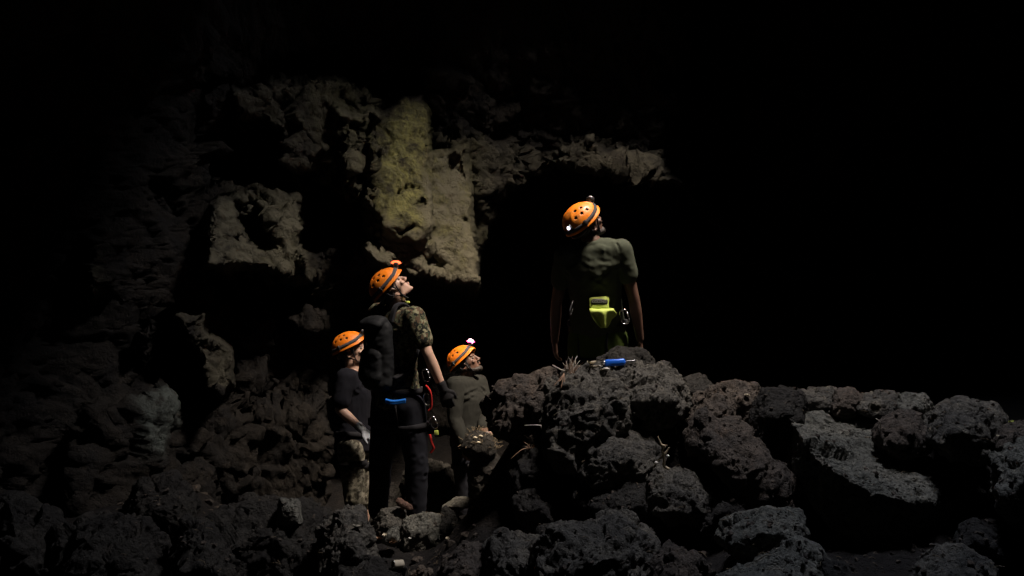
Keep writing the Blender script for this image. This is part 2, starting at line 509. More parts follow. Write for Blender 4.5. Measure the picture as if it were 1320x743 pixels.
# shoulder and left ledge
D -= feat([(296, 118), (430, 100), (490, 130), (478, 205), (452, 235), (436, 195), (380, 220), (366, 212), (352, 165), (300, 150)], .55, 10)
D -= feat([(430, 150), (490, 140), (480, 215), (458, 246), (438, 225)], .25, 8)
D -= feat([(416, 205), (445, 210), (468, 246), (478, 270), (462, 268), (440, 240), (418, 238)], .35, 7)
D += feat([(395, 215), (440, 245), (470, 270), (478, 312), (420, 318), (390, 300)], .8, 8)
D += feat([(280, 150), (350, 170), (372, 230), (330, 240), (300, 232), (262, 240)], .7, 10)
led = [(262, 345), (268, 305), (272, 268), (312, 250), (330, 232), (385, 252), (384, 300), (402, 330), (398, 362), (376, 366), (345, 348), (310, 344)]
sd = poly_sd(U+jx*.5, V+jy*.5, led); mk = sstep(-6, 6, sd)
D -= mk*(.45+np.clip((V-240)/110, 0, 1)*.5)
D += feat([(308, 282), (330, 270), (352, 290), (356, 312), (330, 318), (308, 306)], .55, 6)
D += feat([(300, 262), (330, 258), (345, 275), (310, 285)], .2, 6)
D -= feat([(400, 318), (440, 310), (500, 330), (500, 352), (420, 362), (395, 362)], .35, 10)
D += feat([(255, 352), (330, 352), (378, 372), (420, 372), (420, 398), (270, 402)], .5, 10)
D -= feat([(290, 372), (318, 364), (330, 376), (310, 386)], .4, 6)
# lower left: pillars, dark hollows, pale flow
D -= feat([(222, 404), (262, 400), (268, 432), (300, 452), (302, 500), (285, 516), (268, 510), (262, 465), (238, 436)], .7, 6, .6)
D += feat([(232, 440), (262, 466), (272, 512), (258, 532), (232, 526), (222, 480)], .8, 6, .5)
D += feat([(202, 404), (232, 400), (230, 440), (222, 500), (200, 470)], .6, 6, .6)
D -= feat([(188, 404), (200, 400), (206, 440), (204, 480), (190, 470)], .3, 5, .6)
D -= feat([(120, 530), (215, 500), (300, 520), (420, 520), (470, 620), (460, 680), (60, 680)], .45, 22)
D -= feat([(300, 410), (345, 402), (352, 440), (335, 452), (310, 438)], .3, 8)
D -= feat([(310, 470), (340, 460), (345, 500), (315, 510)], .25, 8)
D -= feat([(355, 395), (440, 380), (450, 430), (380, 430)], .35, 10)
D -= feat([(110, 300), (160, 290), (150, 370), (100, 390)], .3, 14)
X = (U-660)/F*D; Zw = CAMH+lvl/F*D
me = grid_mesh(X, D, Zw)
c = vco(me); n = vno(me)
if n[:, 1].mean() > 0: me.flip_normals(); n = -n
rough = sstep(-8, 10, -poly_sd(U, V, blk)).ravel()
wq = .18*np.stack([fbm(c*2.5), fbm(c*2.5+5), fbm(c*2.5+9)], 1)
disp = .12*fbm(c*1.3, 3)+.15*facets((c+wq)*1.7)+.085*facets((c+wq*.6)*3.8+3)
disp = disp*(.42+.58*rough)
disp += .018*facets(c*9+wq*4)*(.30+.70*rough)+(.016*ridged(c*4.2, 3)+.016*fbm(c*10, 3))*(.2+.8*rough)
disp *= .35+.65*sstep(-40, 95, V).ravel()
disp += .004*facets(c*22)+.006*fbm(c*26, 3, .5)-.018*(1-sstep(.08, .4, worley(c*11)[0]))*(fbm(c*2.5, 2) > .12)
vd = c-np.array([0, 0, CAMH]); vd /= np.linalg.norm(vd, axis=1)[:, None]
disp *= .12+.88*sstep(.12, .5, np.abs((n*vd).sum(1)))
c = c+n*disp[:, None]*np.where(U.ravel() > 900, 1.2, 1)[:, None]
vset(me, c)
# mineral stains on the wall: sulphur yellow, pale flow; third channel paints lit rock paler
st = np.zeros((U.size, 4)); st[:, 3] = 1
def stain_lit(poly, wd, ch, k):
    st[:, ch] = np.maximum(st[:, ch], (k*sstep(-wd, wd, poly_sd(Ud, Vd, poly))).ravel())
stain_lit([(494, 170), (515, 140), (545, 135), (554, 200), (556, 262), (545, 300), (520, 330), (495, 290), (490, 230)], 16, 0, 1.0)
stain_lit([(470, 240), (500, 250), (500, 290), (480, 275)], 10, 0, .8)
stain_lit([(550, 195), (605, 195), (614, 300), (618, 374), (560, 350), (520, 335), (500, 290), (545, 290)], 14, 2, 1.0)
stain_lit([(548, 190), (610, 190), (616, 300), (600, 350), (540, 340), (480, 320), (470, 250), (500, 230)], 26, 0, .6)
stain_lit([(400, 110), (490, 120), (490, 240), (430, 240)], 26, 0, .35)
stain_lit([(330, 250), (390, 255), (400, 362), (340, 350)], 24, 0, .3)
stain_lit([(296, 112), (430, 100), (490, 130), (478, 215), (440, 250), (360, 215), (300, 160)], 16, 2, .55)
stain_lit([(560, 175), (690, 195), (760, 178), (870, 210), (870, 245), (745, 225), (660, 245), (620, 285)], 14, 2, .45)
stain_lit([(172, 575), (180, 530), (205, 505), (232, 515), (225, 550), (200, 585)], 12, 1, .6)
stain_lit([(120, 330), (135, 310), (128, 390), (105, 395)], 10, 2, .8)
stain_lit([(262, 300), (300, 245), (390, 250), (402, 362), (262, 348)], 14, 2, 1.0)
stain_lit([(465, 255), (530, 310), (618, 340), (618, 376), (520, 352), (470, 335)], 12, 2, 1.0)
stain_lit([(430, 150), (490, 130), (480, 220), (440, 230)], 14, 2, .6)
stain_lit([(225, 400), (300, 400), (305, 510), (262, 500)], 8, 2, .6)
ca = me.color_attributes.new('stain_lit', 'FLOAT_COLOR', 'POINT'); ca.data.foreach_set('color', st.ravel())
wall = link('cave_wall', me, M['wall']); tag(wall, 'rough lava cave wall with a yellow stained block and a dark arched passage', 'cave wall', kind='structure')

# --- boulder list: outline in the photograph, distance, depth, material, label
B = []
def bo(poly, Y, mat, label, dep=None, rough=1., name='boulder', group=None, top=.35):
    B.append(dict(poly=poly, Y=Y, mat=mat, label=label, dep=dep, rough=rough, name=name, group=group, top=top))
G_ = 'boulders of the lava rock pile'
bo([(700, 560), (706, 512), (726, 484), (765, 471), (808, 474), (822, 500), (812, 532), (790, 562), (752, 596), (712, 598)], 5.0, 'rock', 'big crest boulder with a pale lit top carrying the dry leaves and blue clip', 1.0)
bo([(806, 500), (818, 474), (850, 470), (880, 484), (888, 520), (872, 548), (832, 552), (810, 530)], 5.02, 'rock', 'knobbly crest boulder just right of the blue and silver clip', .8, 1.6)
bo([(768, 480), (774, 460), (798, 447), (824, 450), (843, 464), (842, 484)], 5.42, 'rock_dark_shade', 'smooth rounded dark stone behind the blue clip, below the standing man', .35, .5)
bo([(630, 522), (648, 500), (680, 488), (716, 478), (726, 500), (714, 532), (700, 562), (660, 568), (634, 552)], 5.3, 'rock_red', 'reddish dark boulder sloping down left of the spiky grass tuft', .8, 1.1)
bo([(655, 604), (662, 582), (690, 574), (718, 588), (728, 622), (704, 652), (660, 642)], 5.0, 'rock_dark_shade', 'dark boulder topped with dry brown roots', .7)
bo([(744, 604), (752, 572), (788, 553), (826, 555), (852, 580), (850, 612), (800, 628), (760, 626)], 4.7, 'rock', 'round boulder below the big crest boulder, left of the pale twig', .7, .9)
bo([(748, 642), (765, 622), (805, 615), (842, 622), (852, 650), (830, 684), (770, 684)], 4.5, 'rock_dark_shade', 'low dark boulder under the round boulder left of the pale twig', .6)
bo([(662, 644), (690, 622), (712, 640), (724, 682), (680, 694)], 4.7, 'rock_dark_shade', 'small dark boulder below the root topped boulder', .5)
bo([(836, 622), (850, 603), (885, 606), (908, 622), (918, 640), (905, 668), (860, 674), (838, 654)], 4.4, 'rock', 'ribbed boulder directly under the forked pale twig', .6, 1.4)
bo([(876, 500), (882, 486), (908, 484), (926, 503), (918, 524), (890, 526)], 5.5, 'rock_dark_shade', 'small mossy dark boulder on the crest right of the knobbly boulder', .5, .8)
bo([(884, 540), (898, 508), (930, 498), (950, 520), (945, 560), (905, 566)], 5.1, 'rock_red', 'brown boulder right of the knobbly boulder, under the mossy one', .7, 1.2)
bo([(920, 520), (926, 496), (950, 490), (976, 500), (985, 530), (960, 548), (928, 536)], 5.3, 'rock_red', 'reddish crest boulder with a dark hollow, left of the dark square block', .6, 1.5)
bo([(890, 560), (905, 540), (950, 545), (990, 570), (1022, 620), (1030, 646), (1000, 650), (950, 620), (905, 592)], 4.55, 'rock_red', 'long reddish ridge of rock slanting down towards the right', .9, 1.3, top=.5)
bo([(968, 560), (976, 520), (985, 504), (1012, 500), (1034, 506), (1046, 530), (1020, 566), (990, 588)], 4.75, 'rock_dark_shade', 'dark square block at the upper left corner of the big pitted slab', .6, .8)
bo([(1028, 520), (1040, 503), (1070, 500), (1084, 512), (1080, 532), (1045, 536)], 4.95, 'rock', 'low lumpy rock on the crest behind the pitted slab, next to the dark block', .5, 1.2)
bo([(1072, 524), (1080, 502), (1098, 500), (1112, 512), (1110, 534), (1088, 540)], 4.85, 'rock_red', 'small peaked rock on the crest behind the middle of the pitted slab', .4, 1.2)
bo([(1106, 526), (1120, 510), (1150, 508), (1166, 518), (1160, 536), (1125, 538)], 4.75, 'rock', 'flat crest rock with a black slot, behind the domed rock', .45, 1.)
bo([(1160, 526), (1166, 510), (1188, 507), (1197, 522), (1190, 540), (1170, 542)], 4.6, 'rock_grey', 'little peaked rock on the crest right behind the domed rock', .35, 1.)
bo([(1130, 566), (1136, 542), (1158, 529), (1184, 532), (1202, 556), (1198, 584), (1160, 590)], 4.3, 'rock_red', 'domed reddish rock sitting on top of the big pitted slab', .45, .8)
bo([(1192, 562), (1208, 530), (1236, 513), (1264, 522), (1288, 545), (1286, 572), (1262, 594), (1222, 584)], 4.25, 'rock', 'large rough crest boulder right of the domed rock', .7, 1.2)
bo([(1254, 530), (1262, 520), (1282, 521), (1298, 540), (1290, 556), (1265, 548)], 4.45, 'rock', 'slanting rock leaning behind the large rough crest boulder', .4, 1.)
bo([(1284, 575), (1292, 552), (1320, 546), (1350, 550), (1352, 576), (1310, 584)], 4.1, 'rock_red', 'rusty red stone at the right edge, above the pale grey boulder', .5, 1.3)
bo([(1284, 620), (1288, 588), (1304, 574), (1335, 565), (1410, 570), (1430, 640), (1340, 690), (1306, 668), (1290, 646)], 3.7, 'rock_grey', 'pale grey boulder cut off by the right edge', .9, .9)
bo([(924, 694), (940, 668), (975, 656), (1030, 659), (1042, 690), (1032, 716), (960, 726)], 3.55, 'rock_grey', 'grey wedge shaped boulder resting on the bottom slab', .6, .7, top=.45)
bo([(915, 790), (930, 742), (970, 716), (1030, 698), (1052, 708), (1062, 743), (1090, 800)], 3.2, 'rock_grey', 'grey coarse grained slab at the bottom edge under the wedge boulder', .7, .6, top=.5)
bo([(1050, 800), (1056, 718), (1085, 726), (1112, 748), (1125, 800)], 3.15, 'rock_dark_shade', 'dark rock at the bottom edge right of the coarse slab', .6, .9)
bo([(1176, 800), (1188, 730), (1204, 714), (1240, 700), (1272, 720), (1288, 752), (1292, 800)], 3.15, 'rock', 'dim lumpy boulder at the bottom right corner', .6, 1.3)
bo([(1232, 700), (1244, 675), (1264, 672), (1294, 696), (1312, 724), (1262, 720)], 3.5, 'rock_dark_shade', 'narrow dark rock behind the dim lumpy corner boulder', .5, .8)
bo([(696, 800), (698, 706), (722, 686), (780, 678), (812, 664), (834, 690), (842, 743), (846, 800)], 3.75, 'rock', 'wide boulder with a pale top edge at the bottom centre', .8, 1.2)
bo([(838, 800), (846, 722), (870, 704), (902, 720), (918, 742), (920, 800)], 3.5, 'rock_red', 'reddish ribbed rock at the bottom edge between the wide boulder and the coarse slab', .6, 1.3)
bo([(624, 780), (630, 702), (650, 690), (692, 692), (702, 716), (698, 780)], 4.1, 'rock', 'layered grey rock at the bottom edge left of the wide boulder', .7, 1.4)
bo([(562, 790), (572, 720), (600, 696), (620, 706), (632, 760), (620, 790)], 4.4, 'rock_red', 'reddish grainy rock at the bottom edge below the flat pale stone', .7, .8)
bo([(412, 760), (416, 684), (434, 660), (464, 660), (472, 690), (482, 722), (472, 770)], 4.9, 'rock', 'grey boulder with a round hole, below the man in the v neck shirt', .7, 1.2)
bo([(262, 700), (282, 664), (320, 646), (372, 646), (422, 662), (430, 704), (400, 750), (300, 750)], 5.3, 'rock_dark_shade', 'wide crumbling ledge of shade-darkened rock left of the holed boulder', .9, 1.7)
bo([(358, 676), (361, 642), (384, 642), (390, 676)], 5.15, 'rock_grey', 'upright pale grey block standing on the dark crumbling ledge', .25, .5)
bo([(215, 780), (228, 700), (240, 674), (260, 672), (288, 702), (304, 745), (296, 790)], 4.9, 'rock_dark_shade', 'shade-darkened steep rock at the bottom edge left of the crumbling ledge', .7, 1.3)
bo([(60, 800), (80, 700), (120, 660), (190, 668), (220, 720), (225, 800)], 5.0, 'rock_dark_shade', 'nearly black boulder at the bottom left, right of the corner one', .9, 1.2)
bo([(-60, 800), (-40, 690), (10, 640), (70, 660), (85, 720), (80, 800)], 5.2, 'rock_dark_shade', 'nearly black boulder filling the bottom left corner', .9, 1.2)
bo([(165, 660), (180, 620), (225, 612), (250, 640), (240, 690), (190, 700)], 5.8, 'rock_dark_shade', 'dark block in front of the pale stained foot of the left wall', .7, 1.2)
bo([(478, 706), (484, 668), (496, 654), (520, 655), (528, 680), (520, 712)], 5.75, 'rock', 'grey rock under the left foot of the man with the backpack', .4, .8)
bo([(512, 706), (522, 672), (545, 660), (566, 664), (570, 700), (545, 716)], 5.6, 'rock_grey', 'pale topped rock under the right foot of the man with the backpack', .4, .7)
bo([(556, 712), (562, 672), (575, 654), (592, 668), (598, 712)], 5.7, 'rock_dark_shade', 'dark upright rock left of the flat pale stone', .4, .7)
bo([(492, 700), (500, 682), (512, 678), (516, 694), (508, 706)], 5.35, 'rock_grey', 'small smooth grey stone in front of the left foot', .16, .4)
bo([(594, 700), (600, 668), (632, 660), (660, 668), (664, 706)], 5.6, 'rock_dark_shade', 'dark rock below the flat pale stone', .5, .8)
bo([(430, 790), (440, 728), (480, 718), (520, 730), (530, 790)], 4.6, 'rock_dark_shade', 'dark low rock at the bottom edge between the holed boulder and the can', .5, 1.)
bo([(570, 655), (590, 640), (611, 642), (613, 650), (596, 656)], 5.75, 'pale_stone', 'flat pale stone lying on dark rock at the feet of the bearded man', .14, .3, name='stone')
bo([(510, 647), (514, 641), (530, 650), (532, 657), (520, 657)], 5.7, 'red_stone', 'rusty red flat stone between the feet of the man with the backpack', .08, .3, name='stone')
bo([(1005, 690), (1100, 640), (1180, 660), (1240, 700), (1200, 790), (1080, 790)], 4.3, 'rock_dark_shade', 'black sunken rock in the gap under the big pitted slab', .8, 1.)
bo([(900, 640), (960, 620), (1010, 650), (1000, 700), (930, 700), (890, 680)], 4.35, 'rock_dark_shade', 'black rock in the gap under the long reddish ridge', .7, 1.)
bo([(700, 680), (760, 670), (800, 680), (790, 740), (710, 740)], 4.3, 'rock_dark_shade', 'black rock in the gap behind the wide bottom boulder', .6, 1.)
bo([(1200, 620), (1230, 585), (1280, 590), (1300, 640), (1280, 690), (1220, 690)], 4.2, 'rock_dark_shade', 'black rock in the gap between the pitted slab and the pale grey boulder', .6, 1.)

bo([(515, 680), (522, 610), (545, 592), (580, 600), (590, 640), (585, 690)], 7.9, 'rock_dark_shade', 'added black rock for the shade in the hollow seen past the legs of the backpack man', .8, 1.2)  # added dark rocks keep the hollow behind the men black
bo([(585, 680), (590, 640), (620, 622), (650, 640), (655, 700), (600, 700)], 8.3, 'rock_dark_shade', 'added black rock for the shade in the hollow behind the bearded man', .8, 1.2)
bo([(455, 690), (462, 640), (480, 622), (512, 632), (520, 690)], 7.8, 'rock_dark_shade', 'added black rock for the shade in the hollow between the two left men', .8, 1.2)

# --- ground: one sheet, carried up under the pile
ctrl = []
for b in B:
    xs = [p[0] for p in b['poly']]; ys = [p[1] for p in b['poly']]
    cx = sum(xs)/len(xs); h = max(ys)-min(ys)
    q = A(cx, min(ys)+.75*min(h, 130), b['Y']+.15); q.z -= .06; ctrl.append(q)
for (x, y, z) in [(-3, 2, .0), (0, 1, .0), (3, 1, .1), (0, 2.6, .25), (2, 2.6, .4), (-5, 4, .2), (-.75, 6.2, -.02), (-1.2, 6.9, -.45), (-.38, 7.4, -.57), (-.2, 7., -.4),
                  (.5, 5.9, .48), (.9, 5.9, .48), (1.6, 6.4, .3), (.6, 7, .1), (3, 6, .6), (5, 5, .8), (0, 9, -.6), (-2, 8.5, -.4), (-3, 7, .1), (3, 9, -.2), (3, 13, -.4), (-6, 8, .2), (8, 10, .2), (8, 0, .5), (-6, -3, .1), (5, -4, .2), (1.5, 16, -.4), (-1.6, 7.6, -.5)]:
    ctrl.append(Vector((x, y, z)))
CT = np.array([list(c) for c in ctrl])
def ground_z(x, y):
    x = np.asarray(x, float); y = np.asarray(y, float)
    wts = 1/(((x[..., None]-CT[:, 0])**2+(y[..., None]-CT[:, 1])**2+.02)**2)
    return (wts*CT[:, 2]).sum(-1)/wts.sum(-1)
gx = axis((-11.5, -3.4, .25), (-3.4, 3, .04), (3, 14.5, .25)); gy = axis((-7.5, 2.6, .25), (2.6, 8.2, .04), (8.2, 20.5, .25))
GX, GY = np.meshgrid(gx, gy, indexing='ij')
GZ = ground_z(GX, GY)
pp = np.stack([GX.ravel(), GY.ravel(), GZ.ravel()], 1)
GZ = GZ+(.05*fbm(pp*1.7, 4)+.03*ridged(pp*6, 3)-.03+.02*fbm(pp*17, 3)).reshape(GX.shape)
me = grid_mesh(GX, GY, GZ); me.flip_normals() if vno(me)[:, 2].mean() < 0 else None
tag(link('ground', me, M['soil']), 'uneven dark cinder ground of the cave', 'ground', kind='structure')

# --- ceiling with an unseen skylight shaft, shaped to aim the light
cx_ = axis((-11.3, -4, .3), (-4, 6, .1), (6, 14.3, .3)); cy_ = axis((-7.3, 2, .3), (2, 9, .1), (9, 20.3, .3))
CX, CY = np.meshgrid(cx_, cy_, indexing='ij')
ee = np.maximum(np.abs(CX-1.5)/12.6, np.abs(CY-6.5)/13.6)
CZ = HOLE.z+.05-8.5*sstep(.84, 1, ee)
q3 = np.stack([CX.ravel(), CY.ravel(), CZ.ravel()], 1)
rr = np.hypot(CX-HOLE.x, CY-HOLE.y)
CZ = CZ+(.25*fbm(q3*.7, 4)+.1*ridged(q3*2.2, 3)-.1).reshape(CX.shape)*sstep(HR, HR+1, rr)
# added unseen pendant and lip, shaped to keep light off left wall and arch
wob = (.35*fbm(q3*.9, 3)).reshape(CX.shape)
PZ = 2.05+.345*CY+.3*wob
CZ = CZ-np.maximum(CZ-PZ, 0)*sstep(-.15, -.75, CX+wob)*sstep(-4.2, -3, CX)*sstep(6.6, 6.1, CY+wob)*sstep(2.2, 3.2, CY)
CZ = CZ-2.15*sstep(.15, .75, CX+wob*.5)*sstep(7.1, 7.6, CY+wob*.4)*sstep(9.6, 8.4, CY)
me = grid_mesh(CX, CY, CZ)
bm = bmesh.new(); bm.from_mesh(me)
bmesh.ops.delete(bm, geom=[f for f in bm.faces if math.hypot(f.calc_center_median().x-HOLE.x, f.calc_center_median().y-HOLE.y) < HR*1.02], context='FACES')
bm.to_mesh(me); bm.free()
tag(link('cave_ceiling', me, M['dark_wall']), 'dark rock ceiling of the cave', 'cave ceiling', kind='structure')
vs, fs = [], []
n_, m_ = 48, 14
for j in range(m_):
    cc = HOLE+Vector((0, 0, -.12))+AXIS*(SHL+.2)*(j/(m_-1))
    for k in range(n_):
        a = 2*math.pi*k/n_
        vs.append(cc+Vector((math.cos(a), math.sin(a), 0))*HR*1.12)
# outer flange over the ceiling keeps the joint tight
for k in range(n_):
    a = 2*math.pi*k/n_
    vs.append(HOLE+Vector((math.cos(a)*(HR+1.2), math.sin(a)*(HR+1.2), .6)))
for j in range(m_-1):
    for k in range(n_):
        fs.append((j*n_+k, j*n_+(k+1) % n_, (j+1)*n_+(k+1) % n_, (j+1)*n_+k))
for k in range(n_):
    fs.append((6*n_+k, 6*n_+(k+1) % n_, m_*n_+(k+1) % n_, m_*n_+k))
me = mesh(vs, fs); c = vco(me); nn = c-np.array(HOLE); nn[:, 2] = 0; nn /= np.linalg.norm(nn, axis=1)[:, None]
c = c+nn*(.10*fbm(c*1.6, 4))[:, None]; vset(me, c)
tag(link('skylight_shaft', me, M['dark_wall']), 'unseen rock shaft in the ceiling, shaped to aim the sky light', 'shaft', kind='structure')

# ------------------------------------------------------------------ boulders
TOPS = {}
def rock_mesh(clouds, vox, size, rough, pits=True, seed=0, holes=0):
    s = Sculpt()
    for c in clouds: s.hull(np.array([list(p) for p in c]))
    me = s.fuse(vox, 2, .5)
    c = vco(me); n = vno(me); o = seed*3.71
    c0 = c+.05*size*np.stack([fbm(c*5/size+o), fbm(c*5/size+o+5), fbm(c*5/size+o+9)], 1)
    d = size*.06*fbm(c*1.6/size+o, 3)+size*.085*min(1, rough)*facets(c0*2.4/size+o)+min(1.2, rough)*size*.030*facets(c0*6/size+o+2)
    d += rough*(.022*size*ridged(c*3.3/size+o, 2)-.012*size)
    d += rough*.016*size*fbm(c*8/size+o, 4, .5)
    w1, w2, wi = worley(c*(3.2/size)+o)
    d += rough*(wi-.5)*.03*size*sstep(0, .08, w2-w1)
    d += .006*facets(c*15+o)+.002*fbm(c*40+o, 2)
    if pits:
        w1, w2, wi = worley(c*np.array([26, 26, 34])+o)
        d -= .016*(1-sstep(.10, .42, w1))*sstep(.30, .5, wi)
        d += .004*fbm(c*60, 2)
    if holes:
        q = c*np.array([13, 13, 17])+.25*np.stack([fbm(c*20), fbm(c*20+4), fbm(c*20+8)], 1)
        w1, w2, wi = worley(q)
        d -= holes*.034*(1-sstep(.08, .40, w1))*sstep(.25, .5, wi)
        w1, w2, wi = worley(q*1.9+5)
        d -= holes*.018*(1-sstep(.10, .42, w1))*sstep(.3, .5, wi)
    vset(me, c+n*d[:, None]); return me

def outline_rock(b, k):
    poly = b['poly']; Y = b['Y']
    cx = sum(p[0] for p in poly)/len(poly); cy = sum(p[1] for p in poly)/len(poly)
    h = max(p[1] for p in poly)-min(p[1] for p in poly); wd = max(p[0] for p in poly)-min(p[0] for p in poly)
    dep = b['dep'] or wd/F*Y
    rs = np.random.RandomState(k+100)
    def ring(f, dy, Yr, fu=None):
        o = []
        for (x, y) in poly:
            ff = f if (y > cy or fu is None) else fu
            o.append(A(cx+(x-cx)*ff*(1.28 if cx > 1000 and cy < 532 else 1.07)+rs.uniform(-.03, .03)*wd, cy+(y-cy)*ff+dy+rs.uniform(-.03, .03)*h, Yr+rs.uniform(-.04, .04)*dep))
        return o
    kk = .97
    front = ring(.74, h*.16, Y-.36*dep, .45)
    mid = ring(kk, 0, Y); mid2 = ring(.97, 0, Y+.22*dep)
    back = ring(.75, -h*.02, Y+.6*dep)
    size = max(wd, h)/F*Y
    vox = max(.0085, size/75)
    me = rock_mesh([front+mid+mid2+back], vox, size, b['rough'], size > .15, k, {'rock_grey': .6, 'rock': .45, 'rock_red': .3}.get(b['mat'], .2) if size > .25 else 0)
    return me

for k, b in enumerate(B):
    me = outline_rock(b, k)
    c = vco(me)
    org = Vector((c[:, 0].mean(), c[:, 1].mean(), c[:, 2].min()))
    o = put(b['name'], me, M[b['mat']], org)
    tag(o, b['label'], 'stone' if b['name'] == 'stone' else 'boulder', None if b['name'] == 'stone' else G_)

# the big pitted slab, tilted so that its upper face shows
sl = [(1010, 530, 4.75), (1045, 532, 4.85), (1090, 538, 4.8), (1150, 556, 4.65), (1192, 588, 4.45), (1224, 622, 4.2), (1216, 646, 3.98), (1172, 648, 3.86), (1120, 632, 3.84), (1075, 608, 3.9), (1045, 578, 4.1), (1024, 550, 4.4)]
slab = [A(*p) for p in sl]
low = [p+Vector((0, .12, -.24)) for p in slab]
me = rock_mesh([slab+low], .0075, .75, .5, True, 77, 1.)
c = vco(me); slab_o = put('boulder', me, M['rock_grey'], (c[:, 0].mean(), c[:, 1].mean(), c[:, 2].min()))
tag(slab_o, 'big flat pitted grey slab tilted towards the viewer on the right', 'boulder', G_)

# loose fragments nobody could count
rs = np.random.RandomState(5)
parts_v, parts_f = [], []
def frag(c, s):
    bm = bmesh.new()
    ps = [bm.verts.new(Vector(rs.normal(size=3)).normalized()*s*rs.uniform(.6, 1.1)) for _ in range(12)]
    r = bmesh.ops.convex_hull(bm, input=ps)
    bmesh.ops.delete(bm, geom=[v for v in bm.verts if not v.link_faces], context='VERTS')
    bm.verts.index_update(); q = rs.uniform(.5, .9)
    vs = [Vector((v.co.x, v.co.y, v.co.z*q))+c for v in bm.verts]; fs = [[v.index for v in f.verts] for f in bm.faces]
    bm.free(); return vs, fs
frs = []
for _ in range(1500):
    x, y = rs.uniform(-2.8, 2.8), rs.uniform(3, 7.4)
    z = float(ground_z(np.array(x), np.array(y)))
    frs.append(frag(Vector((x, y, z)), abs(rs.normal())*.028+.01))
tag(link('rubble', join(frs), M['rock_red'], smooth=False), 'small broken lava fragments scattered over the ground', 'rubble', kind='stuff')

# ------------------------------------------------------------------ people
UP = Vector((0, 0, 1))
def frame(yaw, pitch=0, roll=0):
    """forward, left, up; yaw 0 looks along +x (right in the photograph)"""
    f = Vector((math.cos(yaw), math.sin(yaw), 0)); l = Vector((-f.y, f.x, 0))
    f2 = f*math.cos(pitch)+UP*math.sin(pitch); u2 = UP*math.cos(pitch)-f*math.sin(pitch)
    l3 = l*math.cos(roll)+u2*math.sin(roll); u3 = u2*math.cos(roll)-l*math.sin(roll)
    return f2, l3, u3

def hand_pieces(s, wrist, tip, palmside, r=1., curl=.5, thumb=None):
    """palm, four separate fingers of unequal length bent at the knuckles, thumb leaving the side of the palm"""
    d = (tip-wrist).normalized(); pn = (palmside-d*palmside.dot(d)).normalized()
    sd = d.cross(pn).normalized()
    if thumb is not None and sd.dot(thumb) < 0: sd = -sd
    kn = wrist+d*.088
    s.hull(ell(wrist+d*.012, (.018*r, .026*r, .016*r), (d, sd, pn)), ell(kn-d*.012+sd*.004, (.014*r, .040*r, .014*r), (d, sd, pn)))
    for q, (off, ln) in enumerate(((.031, .068), (.0105, .078), (-.0105, .073), (-.031, .056))):
        a = kn+sd*off-d*.008; c0 = curl*(.75+.12*q)
        dirs = []; ang = c0*.55
        p = a; pts = [(p, .0100*r)]
        for seg, fr in enumerate((.46, .30, .24)):
            dd = d*math.cos(ang)+pn*math.sin(ang)+sd*off*1.4
            p = p+dd*ln*fr; pts.append((p, (.0092, .0085, .0072)[seg]*r)); ang += c0
        s.limb(*pts)
    t0 = wrist+d*.028+sd*.022*r; t1 = t0+(d*.55+sd*.75+pn*.25).normalized()*.036; t2 = t1+(d*.9+sd*.25+pn*.35).normalized()*.030; t3 = t2+(d*.95+pn*.4).normalized()*.022
    s.limb((t0, .014*r), (t1, .0115*r), (t2, .0098*r), (t3, .008*r))

def head_pieces(s, o, fr, jaw=1.):
    f, l, u = fr; ax = (f, l, u)
    def q(x, y, z): return o+f*x+l*y+u*z
    s.hull(ell(q(-.012, 0, .045), (.096, .076, .085), ax))
    s.hull(ell(q(.0, 0, .03), (.085, .073, .075), ax), ell(q(.052, 0, -.030), (.036, .052, .04), ax))
    s.hull(ell(q(.050, 0, -.030), (.036, .052, .030), ax), ell(q(.066, 0, -.090), (.022, .026*jaw, .018), ax), ell(q(.012, .042*jaw, -.072), .016), ell(q(.012, -.042*jaw, -.072), .016))
    s.hull(ell(q(.080, 0, -.096), (.013, .018, .013), ax))
    s.hull(ell(q(.090, 0, .016), (.008, .009, .010), ax), ell(q(.112, 0, -.024), (.010, .011, .009), ax))
    for y in (-1, 1):
        s.hull(ell(q(.101, y*.012, -.029), .0085))
        s.hull(ell(q(.087, y*.012, .032), .009), ell(q(.074, y*.042, .030), .010))
        s.hull(ell(q(.070, y*.042, -.022), (.015, .018, .016), ax))
        # ear: rim and lobe round a hollow
        e = q(-.008, y*.078, -.010); k = f*-.55+l*y*.8
        rim = [e+f*(.016*math.cos(t)-.004)+u*(.030*math.sin(t))+l*y*(.006+.006*math.cos(t+2.6)) for t in np.linspace(-2.2, 2.4, 9)]
        s.limb(*[(p, .0062) for p in rim])
        s.hull(ell(e, (.013, .005, .022), ax)); s.hull(ell(e-u*.027+f*.006, .008))
    s.hull(ell(q(.097, 0, -.050), (.007, .021, .0055), ax)); s.hull(ell(q(.094, 0, -.062), (.008, .018, .0065), ax))

def wrinkle(me, amp=.004, scale=9, stretch=(1, 1, .45), seed=0):
    c = vco(me); n = vno(me); p = c*np.array(stretch)*scale+seed*5.1
    d = ridged(p+.5*np.stack([fbm(p*.6), fbm(p*.6+7), fbm(p*.6+3)], 1), 2)*amp+fbm(c*3+seed, 2)*amp*.8
    vset(me, c+n*d[:, None]); return me

